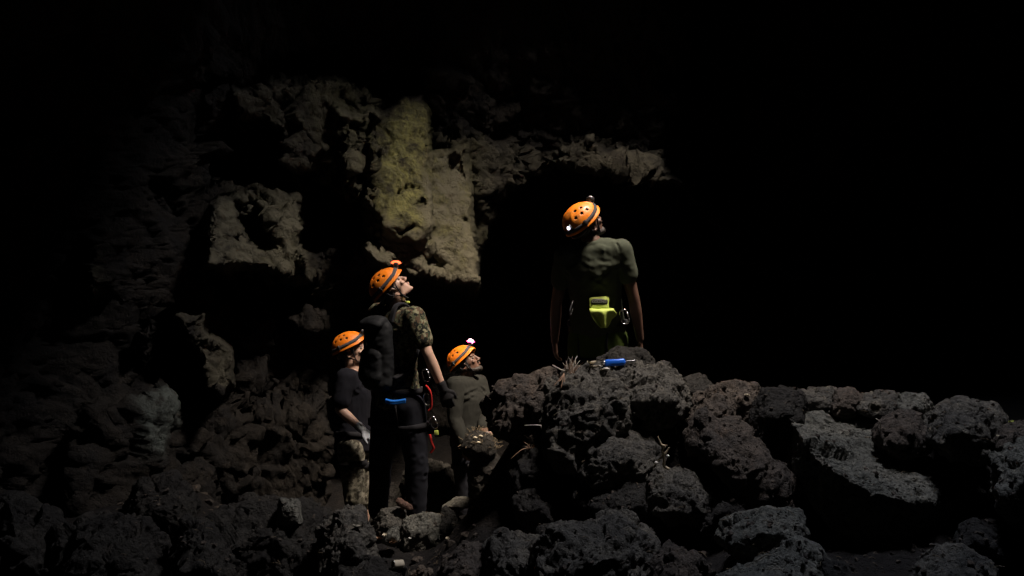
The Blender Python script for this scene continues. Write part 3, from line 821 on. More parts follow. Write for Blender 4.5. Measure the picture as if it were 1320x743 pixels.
def creases(me, lines, seed=0):
    """folds of cloth: a valley with a raised lip along each line (point, point, depth, width)"""
    c = vco(me); n = vno(me); wob = .010*np.stack([fbm(c*14+seed, 2), fbm(c*14+seed+5, 2), fbm(c*14+seed+9, 2)], 1); q = c+wob
    d = np.zeros(len(c))
    for a, b, dep, wd in lines:
        a = np.array(list(a)); b = np.array(list(b)); e = b-a
        t = np.clip(((q-a)@e)/(e@e), 0, 1); r = np.linalg.norm(q-a-t[:, None]*e, axis=1); tp = np.sin(np.pi*(.12+.80*t))
        d += tp*dep*(-np.exp(-(r/wd)**2)+.75*np.exp(-((r-2.1*wd)/(1.1*wd))**2))
    vset(me, c+n*d[:, None]); return me

def cloth_lines(J, tf, tl, up, rs, full=False):
    L = []
    for sg, q in ((1, 'L'), (-1, 'R')):
        S = J['s'+q]; ap = S-up*.085-tl*sg*.02
        for fb in (1, -1):
            for k in range(4):      # rays running from the armpit over chest and back
                a = ap+tf*fb*.075; t = rs.uniform(.06, .17)
                L.append((a, a-tl*sg*t+up*rs.uniform(-.10, .09)+tf*fb*.03, rs.uniform(.003, .006), rs.uniform(.008, .013)))
        for k in range(4):          # rings of the sleeve
            p = S.lerp(J['e'+q], rs.uniform(.15, .6)); dd = Vector(rs.normal(size=3)).normalized()*.07
            L.append((p-dd, p+dd+up*.02, rs.uniform(.003, .006), .009))
        if full:
            for k in range(7):
                p = J['e'+q].lerp(J['w'+q], rs.uniform(-.25, .6)); dd = Vector(rs.normal(size=3)).normalized()*.055
                L.append((p-dd, p+dd, rs.uniform(.004, .007), .008))
    w0 = J['pelvis'].lerp(J['chest'], .4)
    for k in range(16):             # slack cloth round the waist
        an = rs.uniform(0, 6.28); r0 = tf*math.cos(an)*.125+tl*math.sin(an)*.155; an2 = an+rs.uniform(.4, 1.0)*rs.choice([-1, 1]); r1 = tf*math.cos(an2)*.125+tl*math.sin(an2)*.155
        z = rs.uniform(-.12, .10); L.append((w0+r0+up*z, w0+r1+up*(z+rs.uniform(-.06, .06)), rs.uniform(.004, .009), rs.uniform(.008, .013)))
    return L

def helmet(root, o, fr, lens='dull', size=1., rear_glow=False, glowbulb=False):
    f, l, u = fr
    def q(x, y, z): return o+(f*x+l*y+u*z)*size
    cx, cz = -.016, .040; ra, rb, rc = .148, .120, .128
    na, nt_ = 160, 46
    def rim(a):
        ca = math.cos(a); sa = abs(math.sin(a))
        return -.006+.030*ca-.006*sa*sa+(.012 if ca > .6 else 0)*((ca-.6)/.4)
    def P_(a, t, e=0):
        z0 = rim(a); th = math.asin(max(-.95, min(.95, z0/rc))); ph = th+(math.pi/2-th)*t
        flare = .010*max(0, 1-t*9)
        ridge = .004*math.exp(-((abs(math.sin(a))-.55)/.12)**2)*math.sin(min(1, t*1.3)*math.pi)
        k = 1+e
        return (cx+(ra*math.cos(ph)+flare)*math.cos(a)*k, (rb*math.cos(ph)+flare)*math.sin(a)*k, cz+(rc*math.sin(ph)+ridge*2)*k)
    holes = []
    for sgn in (-1, 1):
        for (a, t) in ((1.42, .42), (1.85, .45), (2.28, .43), (1.62, .63), (2.2, .66)):
            holes.append(P_(sgn*a, t))
    hv = np.array(holes)
    vs, fs = [], []
    for i in range(nt_):
        for k in range(na):
            vs.append(P_(2*math.pi*k/na, i/nt_))
    vs.append((cx, 0, cz+rc))
    def ok(ids):
        c = np.mean([vs[i] for i in ids], 0)
        return np.min(np.linalg.norm((hv-c)*np.array([.85, 1, 1]), axis=1)) > .0105
    for i in range(nt_-1):
        for k in range(na):
            ids = (i*na+k, i*na+(k+1) % na, (i+1)*na+(k+1) % na, (i+1)*na+k)
            if ok(ids): fs.append(ids)
    for k in range(na):
        fs.append(((nt_-1)*na+k, (nt_-1)*na+(k+1) % na, nt_*na))
    me = mesh([q(*v) for v in vs], fs)
    ob = bpy.data.objects.new('t', me); COL.objects.link(ob)
    md = ob.modifiers.new('s', 'SOLIDIFY'); md.thickness = .0035; md.offset = -1
    me2 = bpy.data.meshes.new_from_object(ob.evaluated_get(bpy.context.evaluated_depsgraph_get()))
    bpy.data.objects.remove(ob); bpy.data.meshes.remove(me)
    h = put('helmet', me2, M['orange'], parent=root)
    # dark foam liner seen through the vents
    vv = [q(*P_(2*math.pi*k/40, .03+i/12*.97, -.055)) for i in range(12) for k in range(40)]
    ff = [(i*40+k, i*40+(k+1) % 40, (i+1)*40+(k+1) % 40, (i+1)*40+k) for i in range(11) for k in range(40)]
    ff.append(tuple(11*40+k for k in range(40)))
    put('liner', mesh(vv, ff), M['foam'], parent=h)
    # elastic strap of the lamp, parallel to the rim, and its clips
    vv, ff = [], []
    def sp(a, dz, e):
        z = rim(a)+.034+.004*math.cos(a)+dz; ph = math.asin(max(-.95, min(.95, z/rc)))
        return (cx+(ra*math.cos(ph)+.001)*math.cos(a)*(1+e), (rb*math.cos(ph)+.001)*math.sin(a)*(1+e), cz+z*(1+e))
    for k in range(72):
        a = 2*math.pi*k/72
        for (dz, e) in ((-.0125, .018), (-.0115, .042), (.0115, .042), (.0125, .018)):
            vv.append(q(*sp(a, dz, e)))
    for k in range(72):
        j = (k+1) % 72
        for w_ in range(4):
            ff.append((k*4+w_, j*4+w_, j*4+(w_+1) % 4, k*4+(w_+1) % 4))
    put('lamp_strap', mesh(vv, ff), M['strap'], parent=h)
    clips = []
    for a in (1.95, -1.95):
        p = Vector(sp(a, 0, .05)); c = q(*p); t = (q(*sp(a+.05, 0, .05))-q(*sp(a-.05, 0, .05))).normalized()
        nrm = (c-q(cx, 0, cz)).normalized(); nrm = (nrm-t*nrm.dot(t)).normalized()
        b2 = box_mesh(c, (t, nrm, t.cross(nrm)), (.010, .004, .018)); put('strap_clip', b2, M['black_plastic'], parent=h)
    
    # headlamp: bracket, case, lens
    p = Vector(sp(0, .0, .06)); nrm = (f*.62+u*.78).normalized(); tn = l; bn = nrm.cross(tn).normalized()
    c = q(*p)
    put('lamp_bracket', box_mesh(c+nrm*.003, (nrm, tn, bn), (.008, .022, .018)), M['steel'], parent=h)
    case = put('headlamp', box_mesh(c+nrm*.017+bn*0, (nrm, tn, bn), (.014, .027, .017), .3, 3), M['black_plastic'], parent=h)
    if lens == 'red':
        pth = [c+nrm*(.021+.012*math.cos(t))+bn*(.025*math.sin(t))-tn*.006 for t in np.linspace(-1.5, 1.5, 15)]
        put('lens', tube(pth, .0115, 10), M['red_lens'], parent=case)
    else:
        s2 = Sculpt(); s2.hull(ell(c+nrm*.031, (.008, .018, .014), (nrm, tn, bn)))
        if glowbulb: s2.hull(ell(c+nrm*.031, (.018, .024, .022), (nrm, tn, bn)))
        put('lens', s2.raw(), M['white_lens' if lens == 'white' else 'dull_lens'], parent=case)
        if glowbulb: put('lens_halo', tube([c+nrm*.030+(tn*math.cos(t)*.030+bn*math.sin(t)*.027) for t in np.linspace(0, 2*math.pi, 25)[:-1]], .0065, 8, True), M['pink_halo'], parent=case)  # glowing ring added for the halo round the lit lamp
    # chin strap
    for sg in (-1, 1):
        pt = bez([q(.035, sg*.104, .028), q(.028, sg*.088, -.030), q(.030, sg*.066, -.078), q(.045, sg*.02, -.112), q(.048, 0, -.116)], 8)
        pt2 = bez([q(-.060, sg*.100, .010), q(-.035, sg*.090, -.035), q(.005, sg*.073, -.062), q(.030, sg*.062, -.082)], 8)
        put('chin_strap', join([tube_pts(pt, .0055, 6), tube_pts(pt2, .005, 6)]), M['black_strap'], parent=h)
    # rear cradle of the fitting band
    pt = bez([q(-.075, .085, .0), q(-.115, .05, -.022), q(-.125, 0, -.030), q(-.115, -.05, -.022), q(-.075, -.085, .0)], 8)
    put('fitting_band', tube(pt, .009, 8), M['black_plastic'], parent=h)
    return h

def person(d):
    J = d['J']; bf, bl, bu = frame(R(d['yaw'])); hf = frame(R(d['hyaw']), R(d['hpitch']), R(d.get('hroll', 0)))
    base = (J['aR']+J['aL'])/2; base = Vector((base.x, base.y, min(J['aR'].z, J['aL'].z)-.085))
    root = empty('person', base); tag(root, d['label'], 'person', None)
    bx_ = (bf, bl, bu)
    up_t = (J['neck']-J['pelvis']).normalized()
    tl = (J['sL']-J['sR']).normalized(); tf = tl.cross(up_t).normalized(); tx = (tf, tl, up_t)
    pl = (J['hL']-J['hR']).normalized(); pf = pl.cross(UP).normalized(); px_ = (pf, pl, UP)
    waist = J['pelvis'].lerp(J['chest'], .52)
    ho = J['head']
    k = d.get('build', 1.)
    def torso(s, e, low=True, trap=True):
        sh = [ell(J[n]-up_t*.012, .052*k+e) for n in ('sL', 'sR')]
        ch = ell(J['chest']+tf*.005, (.108*k+e, .158*k+e, .15), tx)
        up_ = ell(J['neck']-up_t*.075, (.075*k+e, .12*k+e, .05+e*.5), tx)
        if trap: s.hull(ell(J['neck']-up_t*.035, (.05*k+e*.6, .055*k+e*.6, .03), tx), sh[0], sh[1])
        s.hull(sh[0], sh[1], up_, ell(J['chest'], (.100*k+e, .150*k+e, .09), tx))
        wa = ell(waist, (.100*k+e, .138*k+e, .07), tx)
        s.hull(ch, wa)
        if low: s.hull(wa, ell(J['pelvis'], (.112*k+e, .155*k+e, .09), px_))
        return s
    # ---- body, one surface
    s = Sculpt(); torso(s, 0)
    s.hull(ell(J['neck']-up_t*.03, .060), ell(ho-hf[2]*.055-hf[0]*.022, .054))
    head_pieces(s, ho, hf, d.get('jaw', 1.))
    for q in 'RL':
        s.limb((J['s'+q], .052), (J['s'+q].lerp(J['e'+q], .45), .046), (J['e'+q], .037), (J['e'+q].lerp(J['w'+q], .3), .039), (J['w'+q], .026))
        hand_pieces(s, J['w'+q], J['f'+q], d['palm'+q], 1., d.get('curl', .45), bf)
        s.limb((J['h'+q], .090), (J['h'+q].lerp(J['k'+q], .4), .078), (J['k'+q], .056), (J['k'+q].lerp(J['a'+q], .33), .056), (J['a'+q], .038))
        s.limb((J['a'+q]-UP*.03, .038), (J['a'+q]-UP*.055+d['foot'+q]*.15, .026))
    me = s.fuse(.0052, 4, .5)
    body = put('body', me, M[d['skin']], parent=root)
    # ---- eyes and lips sit in the face
    for y in (-1, 1):
        e = Sculpt(); e.hull(ell(ho+hf[0]*.0795+hf[1]*y*.031+hf[2]*.010, (.010, .014, .008), hf))
        put('eye', e.raw(), M['eye'], parent=body)
    # ---- hair
    s = Sculpt()
    hq = lambda x, y, z: ho+hf[0]*x+hf[1]*y+hf[2]*z
    s.hull(ell(hq(-.020, 0, .050), (.096, .081, .085), hf), ell(hq(-.055, 0, -.015), (.050, .066, .04), hf))
    for y in (-1, 1):
        s.hull(ell(hq(.012, y*.070, .03), (.020, .012, .03), hf), ell(hq(.012, y*.073, -.008), (.008, .006, .014), hf))
    hm = s.fuse(.006, 2); c = vco(hm); vset(hm, c+vno(hm)*(.003*fbm(c*90, 2))[:, None])
    put('hair', hm, M['hair'], parent=body)
    if d.get('beard'):
        s = Sculpt()
        s.hull(ell(hq(.070, 0, -.094), (.030, .036, .026), hf), ell(hq(.012, .045, -.070), .020), ell(hq(.012, -.045, -.070), .020))
        for y in (-1, 1): s.hull(ell(hq(.012, y*.058, -.06), .014), ell(hq(.010, y*.070, -.005), .009))
        s.hull(ell(hq(.099, .02, -.042), .006), ell(hq(.099, -.02, -.042), .006))
        bm_ = s.fuse(.006, 2); c = vco(bm_); vset(bm_, c+vno(bm_)*(.005*fbm(c*80, 2))[:, None])
        put('beard', bm_, M['hair'], parent=body)
    # ---- shirt
    s = Sculpt(); torso(s, .016, True, not d.get('vneck'))
    if not d.get('vneck'):
        s.hull(ell(J['neck']-up_t*.055, (.076, .092, .030), tx), ell(J['neck']-up_t*.022, (.064, .068, .012), tx))
    for q in 'RL':
        t = d['sleeve']
        if t <= 1:
            end = J['s'+q].lerp(J['e'+q], t)
            s.limb((J['s'+q]-UP*.004, .070), (J['s'+q].lerp(J['e'+q], t*.5), .066), (end, .062))
        else:
            end = J['e'+q].lerp(J['w'+q], t-1)
            s.limb((J['s'+q]-UP*.004, .067), (J['s'+q].lerp(J['e'+q], .5), .060), (J['e'+q], .051), (J['e'+q].lerp(end, .4), .051), (end, .037))
    hem = J['pelvis']+UP*d.get('hem', -.02)
    s.hull(ell(waist, (.116*k, .152*k, .05), tx), ell(hem, (.136*k, .176*k, .012), px_))
    sm = wrinkle(wrinkle(s.fuse(.007, 4), d.get('fold', .0055), 5, (1, 1, .8), d['seed']), .0042, 12, (1, .8, .5), d['seed']+2)
    rs_ = np.random.RandomState(40+d['seed'])
    creases(sm, cloth_lines(J, tf, tl, up_t, rs_, d['sleeve'] > 1)+d.get('folds', []), d['seed'])
    if d.get('vneck'):
        # open V: cut the cloth away so that the skin below shows
        bm = bmesh.new(); bm.from_mesh(sm); cut = []
        for v in bm.verts:
            r_ = v.co-J['neck']; dn = -r_.dot(up_t)-.005; la = abs(r_.dot(tl))
            if r_.dot(tf) > -.03 and dn < .15 and la < .078*(1-max(dn, 0)/.15): cut.append(v)
        bmesh.ops.delete(bm, geom=cut, context='VERTS'); bm.to_mesh(sm); bm.free()
    shirt = put('shirt', sm, M[d['shirt']], parent=root)
    # ---- trousers
    s = Sculpt(); lw = d.get('legw', 1.)
    s.hull(ell(J['pelvis']+UP*.015, (.128*k, .170*k, .085), px_), ell(J['hR'], .104*lw), ell(J['hL'], .104*lw))
    for q in 'RL':
        kn = J['k'+q]; an = J['a'+q]
        cut = d.get('cut', 1.)
        p1 = kn.lerp(an, cut) if cut < 1 else an-UP*.015
        s.limb((J['h'+q], .106*lw), (J['h'+q].lerp(kn, .5), .092*lw), (kn, .074*lw), (kn.lerp(p1, .5), .072*lw), (p1, .064*lw))
    tm_ = wrinkle(s.fuse(.008, 5), .006, 6, (1, 1, .7), d['seed']+3)
    L_ = []
    for q in 'RL':
        for f_ in (.55, .8, .92, 1.0, 1.08, 1.3, 1.55, 1.75, 1.9):
            pt_ = J['h'+q].lerp(J['k'+q], f_) if f_ <= 1 else J['k'+q].lerp(J['a'+q], f_-1)
            for k2 in range(2):
                dd = Vector(rs_.normal(size=3)); dd.z *= .4; dd = dd.normalized()*.085
                L_.append((pt_-dd, pt_+dd+UP*rs_.uniform(-.05, .05), rs_.uniform(.004, .009), rs_.uniform(.009, .014)))
    put('trousers', creases(tm_, L_, d['seed']), M[d['pants']], parent=root)
    # ---- boots
    for q in 'RL':
        s = Sculpt(); a = J['a'+q]; ft = d['foot'+q]
        s.limb((a+UP*.05, .056), (a-UP*.02, .052))
        s.hull(ell(a-UP*.045-ft*.02, .042), ell(a-UP*.052+ft*.10, (.036)), ell(a-UP*.060+ft*.165, .028), ell(a-UP*.06+ft*.06, .040))
        put('boot', s.fuse(.007, 3), M['boot'], parent=root)
    # ---- gloves
    if d.get('glove'):
        for q in 'RL':
            s = Sculpt(); wd_ = (J['w'+q]-J['e'+q]).normalized()
            s.limb((J['w'+q]-wd_*.035, .034), (J['w'+q]+wd_*.01, .031))
            hand_pieces(s, J['w'+q], J['f'+q], d['palm'+q], 1.25, d.get('curl', .45), bf)
            put('glove', s.fuse(.0045, 2), M[d['glove']], parent=root)
    # ---- harness: waist belt and a loop round each thigh
    bc = J['pelvis']+UP*d.get('belt', .07)
    vb = [band(bc, pf*.142*k, pl*.186*k, UP, .042, .006)]
    for q in 'RL':
        ax_ = (J['k'+q]-J['h'+q]).normalized(); c = J['h'+q]+ax_*.13
        a_ = pf-ax_*pf.dot(ax_); a_.normalize(); b_ = ax_.cross(a_)
        vb.append(band(c, a_*.112*lw, b_*.112*lw, ax_-pl*(.25 if q == 'L' else -.25), .045, .006))
        vb.append(tube_pts([bc+pl*(.1 if q == 'L' else -.1)-pf*.115, c-a_*.115], .008, 6))
    har = put('harness', join(vb), M[d.get('harness', 'black_strap')], parent=root)
    bk = bc+pf*.15*k+(-pl)*.06
    put('buckle', box_mesh(bk, (pf, pl, UP), (.005, .022, .018)), M['steel'], parent=har)
    dl = R(d.get('heltilt', 0)); hfr = (hf[0]*math.cos(dl)+hf[2]*math.sin(dl), hf[1], hf[2]*math.cos(dl)-hf[0]*math.sin(dl))
    hm_ = helmet(root, ho, hfr, d['lens'], d.get('hsize', .95), glowbulb=d.get('glowbulb', False))
    return root, dict(pf=pf, pl=pl, tf=tf, tl=tl, up=up_t, waist=waist, hf=hf, helmet=hm_, harness=har, body=body, shirt=shirt, bc=bc, k=k)

def fw(yaw): return Vector((math.cos(R(yaw)), math.sin(R(yaw)), 0))

# man with the backpack
Y1 = 6.2
p1, i1 = person(dict(
    J=dict(neck=A(512, 396, Y1), chest=A(510, 438, Y1), pelvis=A(513, 516, Y1), head=A(507, 373, 6.16),
           sR=A(533, 409, Y1-.14), sL=A(488, 404, Y1+.15), eR=A(552, 457, Y1-.20), wR=A(571, 501, Y1-.17), fR=A(584, 540, Y1-.15),
           eL=A(484, 458, Y1+.27), wL=A(503, 497, Y1+.36), fL=A(512, 530, Y1+.40),
           hR=A(528, 526, Y1-.09), hL=A(498, 522, Y1+.10), kR=A(537, 596, Y1-.10), kL=A(491, 592, Y1+.12), aR=A(536, 660, Y1-.08), aL=A(487, 655, Y1+.10)),
    yaw=40, hyaw=6, hpitch=54, heltilt=-17, skin='skin', shirt='camo', pants='dark_denim', sleeve=.62, hem=-.03, lens='red', glove='glove_black',
    palmR=Vector((-.2, .9, .2)), palmL=Vector((.3, -.8, .1)), footR=fw(25), footL=fw(70), seed=1, legw=1.0, curl=.4,
    label='person with a backpack and camouflage t-shirt looking up, red helmet lamp'))

# man in the black v neck shirt
Y2 = 6.9
p2, i2 = person(dict(
    J=dict(neck=A(456, 474, Y2), chest=A(455, 512, Y2), pelvis=A(456, 572, Y2), head=A(454.5, 453, Y2),
           sR=A(446, 487, Y2-.17), sL=A(463, 485, Y2+.18), eR=A(438, 528, Y2-.22), wR=A(466, 553, Y2-.26), fR=A(484, 568, Y2-.24),
           eL=A(460, 526, Y2+.26), wL=A(484, 546, Y2+.20), fL=A(500, 556, Y2+.16),
           hR=A(452, 576, Y2-.09), hL=A(463, 576, Y2+.09), kR=A(457, 641, Y2-.12), kL=A(470, 640, Y2+.12), aR=A(452, 708, Y2-.10), aL=A(464, 708, Y2+.12)),
    yaw=-12, hyaw=-4, hpitch=14, skin='skin', shirt='navy_shirt', pants='camo_pants', sleeve=.72, hem=-.05, lens='dull', glove='glove_grey', vneck=True,
    palmR=Vector((.0, .3, -.9)), palmL=Vector((0, -.3, -.9)), footR=fw(-20), footL=fw(10), seed=2, legw=.98, cut=.12, curl=.6,
    label='person in a black v neck shirt, camouflage cargo shorts and grey gloves, leftmost'))

# bearded man with the white lamp
Y3 = 7.4
p3, i3 = person(dict(
    J=dict(neck=A(601, 485, Y3), chest=A(602, 520, Y3), pelvis=A(605, 575, Y3), head=A(601.5, 468.5, Y3),
           sR=A(587, 496, Y3-.15), sL=A(617, 494, Y3+.12), eR=A(586, 540, Y3-.20), wR=A(598, 574, Y3-.24), fR=A(602, 596, Y3-.24),
           eL=A(627, 530, Y3+.05), wL=A(622, 552, Y3-.16), fL=A(631, 562, Y3-.26),
           hR=A(599, 580, Y3-.08), hL=A(612, 580, Y3+.08), kR=A(601, 645, Y3-.12), kL=A(616, 645, Y3+.06), aR=A(598, 705, Y3-.08), aL=A(612, 705, Y3+.10)),
    yaw=-35, hyaw=-12, hpitch=32, skin='skin_dark', shirt='grey_shirt', pants='dark_denim', sleeve=1.93, hem=.0, lens='white', glowbulb=True, beard=True,
    palmR=Vector((.6, .6, 0)), palmL=Vector((.3, -.3, -.8)), footR=fw(-30), footL=fw(-10), seed=3, curl=.5,
    label='bearded person in a grey long sleeved shirt looking up, glowing white lamp on the helmet'))

# man standing behind the crest, back turned
Y4 = 5.8
p4, i4 = person(dict(
    J=dict(neck=A(763, 307, Y4-.13), chest=A(766, 352, Y4-.08), pelvis=A(770, 428, Y4+.06), head=A(756, 290, Y4-.12),
           sR=A(800, 322, Y4-.15), sL=A(729, 331, Y4-.06), eR=A(817, 385, Y4-.10), wR=A(825, 437, Y4-.02), fR=A(828, 472, Y4+.03),
           eL=A(717, 392, Y4+.08), wL=A(715, 440, Y4+.18), fL=A(717, 475, Y4+.22),
           hR=A(786, 440, Y4+.02), hL=A(754, 440, Y4+.08), kR=A(790, 524, Y4-.02), kL=A(750, 524, Y4+.06), aR=A(792, 602, Y4), aL=A(746, 602, Y4+.06)),
    yaw=74, hyaw=30, hpitch=36, heltilt=-3, hsize=.92, skin='skin_dark', shirt='olive_shirt', pants='olive_pants', sleeve=.50, hem=-.0, lens='dull', beard=True,
    palmR=Vector((-.9, .2, 0)), palmL=Vector((.9, .2, 0)), footR=fw(60), footL=fw(110), seed=4, fold=.0022, folds=[(A(752, 309, Y4-.22), A(779, 328, Y4-.25), 0.0078, .010), (A(757, 306, Y4-.2), A(800, 330, Y4-.25), 0.0052, .009), (A(789, 306, Y4-.2), A(799, 323, Y4-.22), 0.0065, .008), (A(798, 320, Y4-.2), A(806, 334, Y4-.18), 0.0065, .009), (A(738, 328, Y4-.2), A(776, 345, Y4-.24), 0.0052, .013), (A(752, 350, Y4-.22), A(790, 372, Y4-.2), 0.0052, .013), (A(790, 345, Y4-.22), A(758, 378, Y4-.2), 0.0052, .013), (A(745, 380, Y4-.15), A(765, 368, Y4-.2), 0.0046, .011)], build=1.06, curl=.45, belt=.06, legw=1.06,
    label='person in an olive t-shirt standing behind the boulder crest with back turned'))
# glowing bead standing in for the white glint at that helmet's back
bpy.context.view_layer.update()
o_ = Vector((0, 0, CAMH)); best = None
hm4 = i4['helmet']; mw = root_loc(hm4)
for v in hm4.data.vertices:
    w_ = v.co+mw; px_, py_ = 660+w_.x/w_.y*F, 371.5-(w_.z-CAMH)/w_.y*F
    sc_ = (px_-735)**2+(py_-294)**2+(w_.y-Y4)*30
    if best is None or sc_ < best[0]: best = (sc_, w_.copy())
c = best[1]; f, l, u = i4['hf']; nr = (c-(A(756, 290, Y4-.12)+u*.03)).normalized(); t1 = nr.orthogonal().normalized(); t2 = nr.cross(t1)
rl = put('glint_mount', box_mesh(c+nr*.006, (nr, t1, t2), (.009, .016, .016), .3, 3), M['black_plastic'], parent=hm4)
s = Sculpt(); s.hull(ell(c+nr*.016, (.006, .011, .011), (nr, t1, t2))); put('lens', s.raw(), M['rear_glint'], parent=rl)

# ---- what they carry: things of their own
def d_ring(c, long_, wide, L, W, r, mat, name, label, cat, group=None, gate='steel'):
    """D shaped carabiner with a body rod, a nose and a separate gate"""
    long_ = Vector(long_).normalized(); wide = (Vector(wide)-long_*Vector(wide).dot(long_)).normalized()
    pts = [(-.42, .10), (-.50, .35), (-.46, .70), (-.30, .98), (0, 1.0), (.32, .92), (.49, .55), (.50, .2), (.44, -.05), (.3, -.05)]
    pth = [(x, y-.5) for x, y in [(-.30, .02), (-.46, .15), (-.50, .40), (-.49, .75), (-.38, .95), (-.1, 1.), (.25, .97), (.45, .82), (.48, .70)]]
    pth2 = [(x, y-.5) for x, y in [(-.30, .02), (0, 0), (.28, .02), (.40, .10), (.44, .2)]]
    ro = empty(name, c); tag(ro, label, cat, group)
    mk = lambda pp: [c+wide*x*W+long_*y*L for x, y in pp]
    put('frame', join([tube_pts(bez(mk(pth), 6), r, 8), tube_pts(bez(mk(pth2), 6), r, 8)]), M[mat], parent=ro)
    put('gate', tube(mk([(.48, .2), (.44, -.3)]), r*.9, 8), M[gate], parent=ro)
    return ro

# backpack on the first man
s = Sculpt(); tf, tl, ut = i1['tf'], i1['tl'], i1['up']
bc = A(515, 452, Y1)-tf*.18
ax_ = (tf, tl, ut)
s.hull(ell(bc+ut*.17, (.060, .110, .06), ax_), ell(bc-ut*.20, (.080, .125, .06), ax_))
s.hull(ell(bc-tf*.060-ut*.02, (.035, .095, .05), ax_), ell(bc-tf*.070-ut*.16, (.04, .105, .05), ax_))
s.hull(ell(bc+ut*.215-tf*.02, (.06, .09, .025), ax_), ell(bc+ut*.19-tf*.06, (.04, .10, .03), ax_))
bp = put('backpack', wrinkle(wrinkle(s.fuse(.008, 4), .010, 5, (1, 1, 1), 9), .005, 14, (1, 1, 1), 4), M['pack'], bc-ut*.26)
tag(bp, 'black nylon backpack worn by the man in the camouflage t-shirt', 'backpack')
for sg in (-1, 1):
    a = bc+tl*.075*sg+ut*.20+tf*.05
    nk = A(512, 396, Y1); sh = nk+tl*.085*sg
    pt = bez([a, sh-tf*.075+ut*.012, sh+ut*.022, sh+tf*.085-ut*.06, sh+tf*.105+tl*.03*sg-ut*.2, bc+tf*.16+tl*.15*sg-ut*.10, bc+tf*.03+tl*.13*sg-ut*.17], 8)
    w_ = []
    for o_ in (-.014, .0, .014):
        w_.append(tube_pts([p+tl*o_ for p in pt], .011, 6))
    put('shoulder_strap', join(w_), M['black_strap'], parent=bp)
for (x, z) in ((-.02, .12), (.03, .02)):
    put('zip_pull', box_mesh(bc-tf*.112+tl*x+ut*(z-.06), (tf, tl, ut), (.003, .004, .012)), M['steel'], parent=bp)
put('strap_buckle', box_mesh(A(512, 396, Y1)+tl*.085-tf*.06+ut*.036, (tl, tf, ut), (.018, .014, .006)), M['metal'], parent=bp)
put('strap_buckle', box_mesh(A(514, 396, Y1)-tl*.085+ut*.040+tf*.01, (tl, tf, ut), (.012, .016, .006)), M['tag'], parent=bp)

# blue strap showing below the pack
pt = bez([A(497, 517, 5.98), A(505, 519, 5.97), A(514, 518.5, 5.97), A(523, 517, 5.97)], 8)
w_ = [tube_pts([p+UP*o_ for p in pt], r_, 8) for o_, r_ in ((-.006, .010), (.006, .011))]
bs_ = put('strap', join(w_), M['blue_cloth'], A(510, 519, 5.97)); tag(bs_, 'blue webbing strap across the seat of the man with the backpack', 'strap')

gY = Y1-.27
d_ring(A(549, 484, gY), (.25, 0, -1), (1, -.3, .2), .080, .046, .0052, 'metal', 'carabiner', 'silver carabiner highest on the hip of the man with the backpack', 'carabiner', 'carabiners on the climbing harness')
d_ring(A(550, 515, gY), (.1, .1, -1), (.8, -.5, 0), .076, .044, .0054, 'metal', 'carabiner', 'silver carabiner at belt level, just under the highest one on the hip', 'carabiner', 'carabiners on the climbing harness')
d_ring(A(559, 545, gY), (.45, 0, -1), (1, -.4, .4), .080, .046, .005, 'metal', 'carabiner', 'silver carabiner hanging above the lime green tag', 'carabiner', 'carabiners on the climbing harness')
def sling(pts, r_, label):
    w_ = put('sling', join([tube_pts(bez(pts, 8), r_, 8)]), M['red_cloth'], pts[0]); tag(w_, label, 'sling', 'red slings on the harness'); return w_
sling([A(549, 497, gY), A(555, 506, gY-.02), A(556, 524, gY), A(552, 530, gY)], .007, 'short red sling between the two upper carabiners')
sling([A(554, 560, gY), A(557, 572, gY-.01), A(559, 578, gY), A(555, 584, gY)], .0085, 'red sling loop hanging below the lime green tag')
tg = put('gear_tag', box_mesh(A(562.5, 558, gY-.02), ((1, 0, .1), (0, 1, 0), (-.1, 0, 1)), (.014, .004, .015), .2), M['tag'], A(562.5, 558, gY-.02)); tag(tg, 'square lime green tag hanging among the harness gear', 'tag')

# metal hardware of the second man
for (x, y, lab) in ((484, 587, 'small shiny metal descender on the harness front of the man in the black shirt'),):
    ro = empty('descender', A(x, y, Y2-.28)); tag(ro, lab, 'descender')
    c = A(x, y, Y2-.28)
    v = [c+Vector((.022*math.cos(t), .0, .026+.022*math.sin(t))) for t in np.linspace(0, 2*math.pi, 18)[:-1]]
    v2 = [c+Vector((.016*math.cos(t), .0, -.014+.016*math.sin(t))) for t in np.linspace(0, 2*math.pi, 18)[:-1]]
    put('large_ring', tube(v, .006, 8, True), M['metal'], parent=ro); put('small_ring', tube(v2, .006, 8, True), M['metal'], parent=ro)

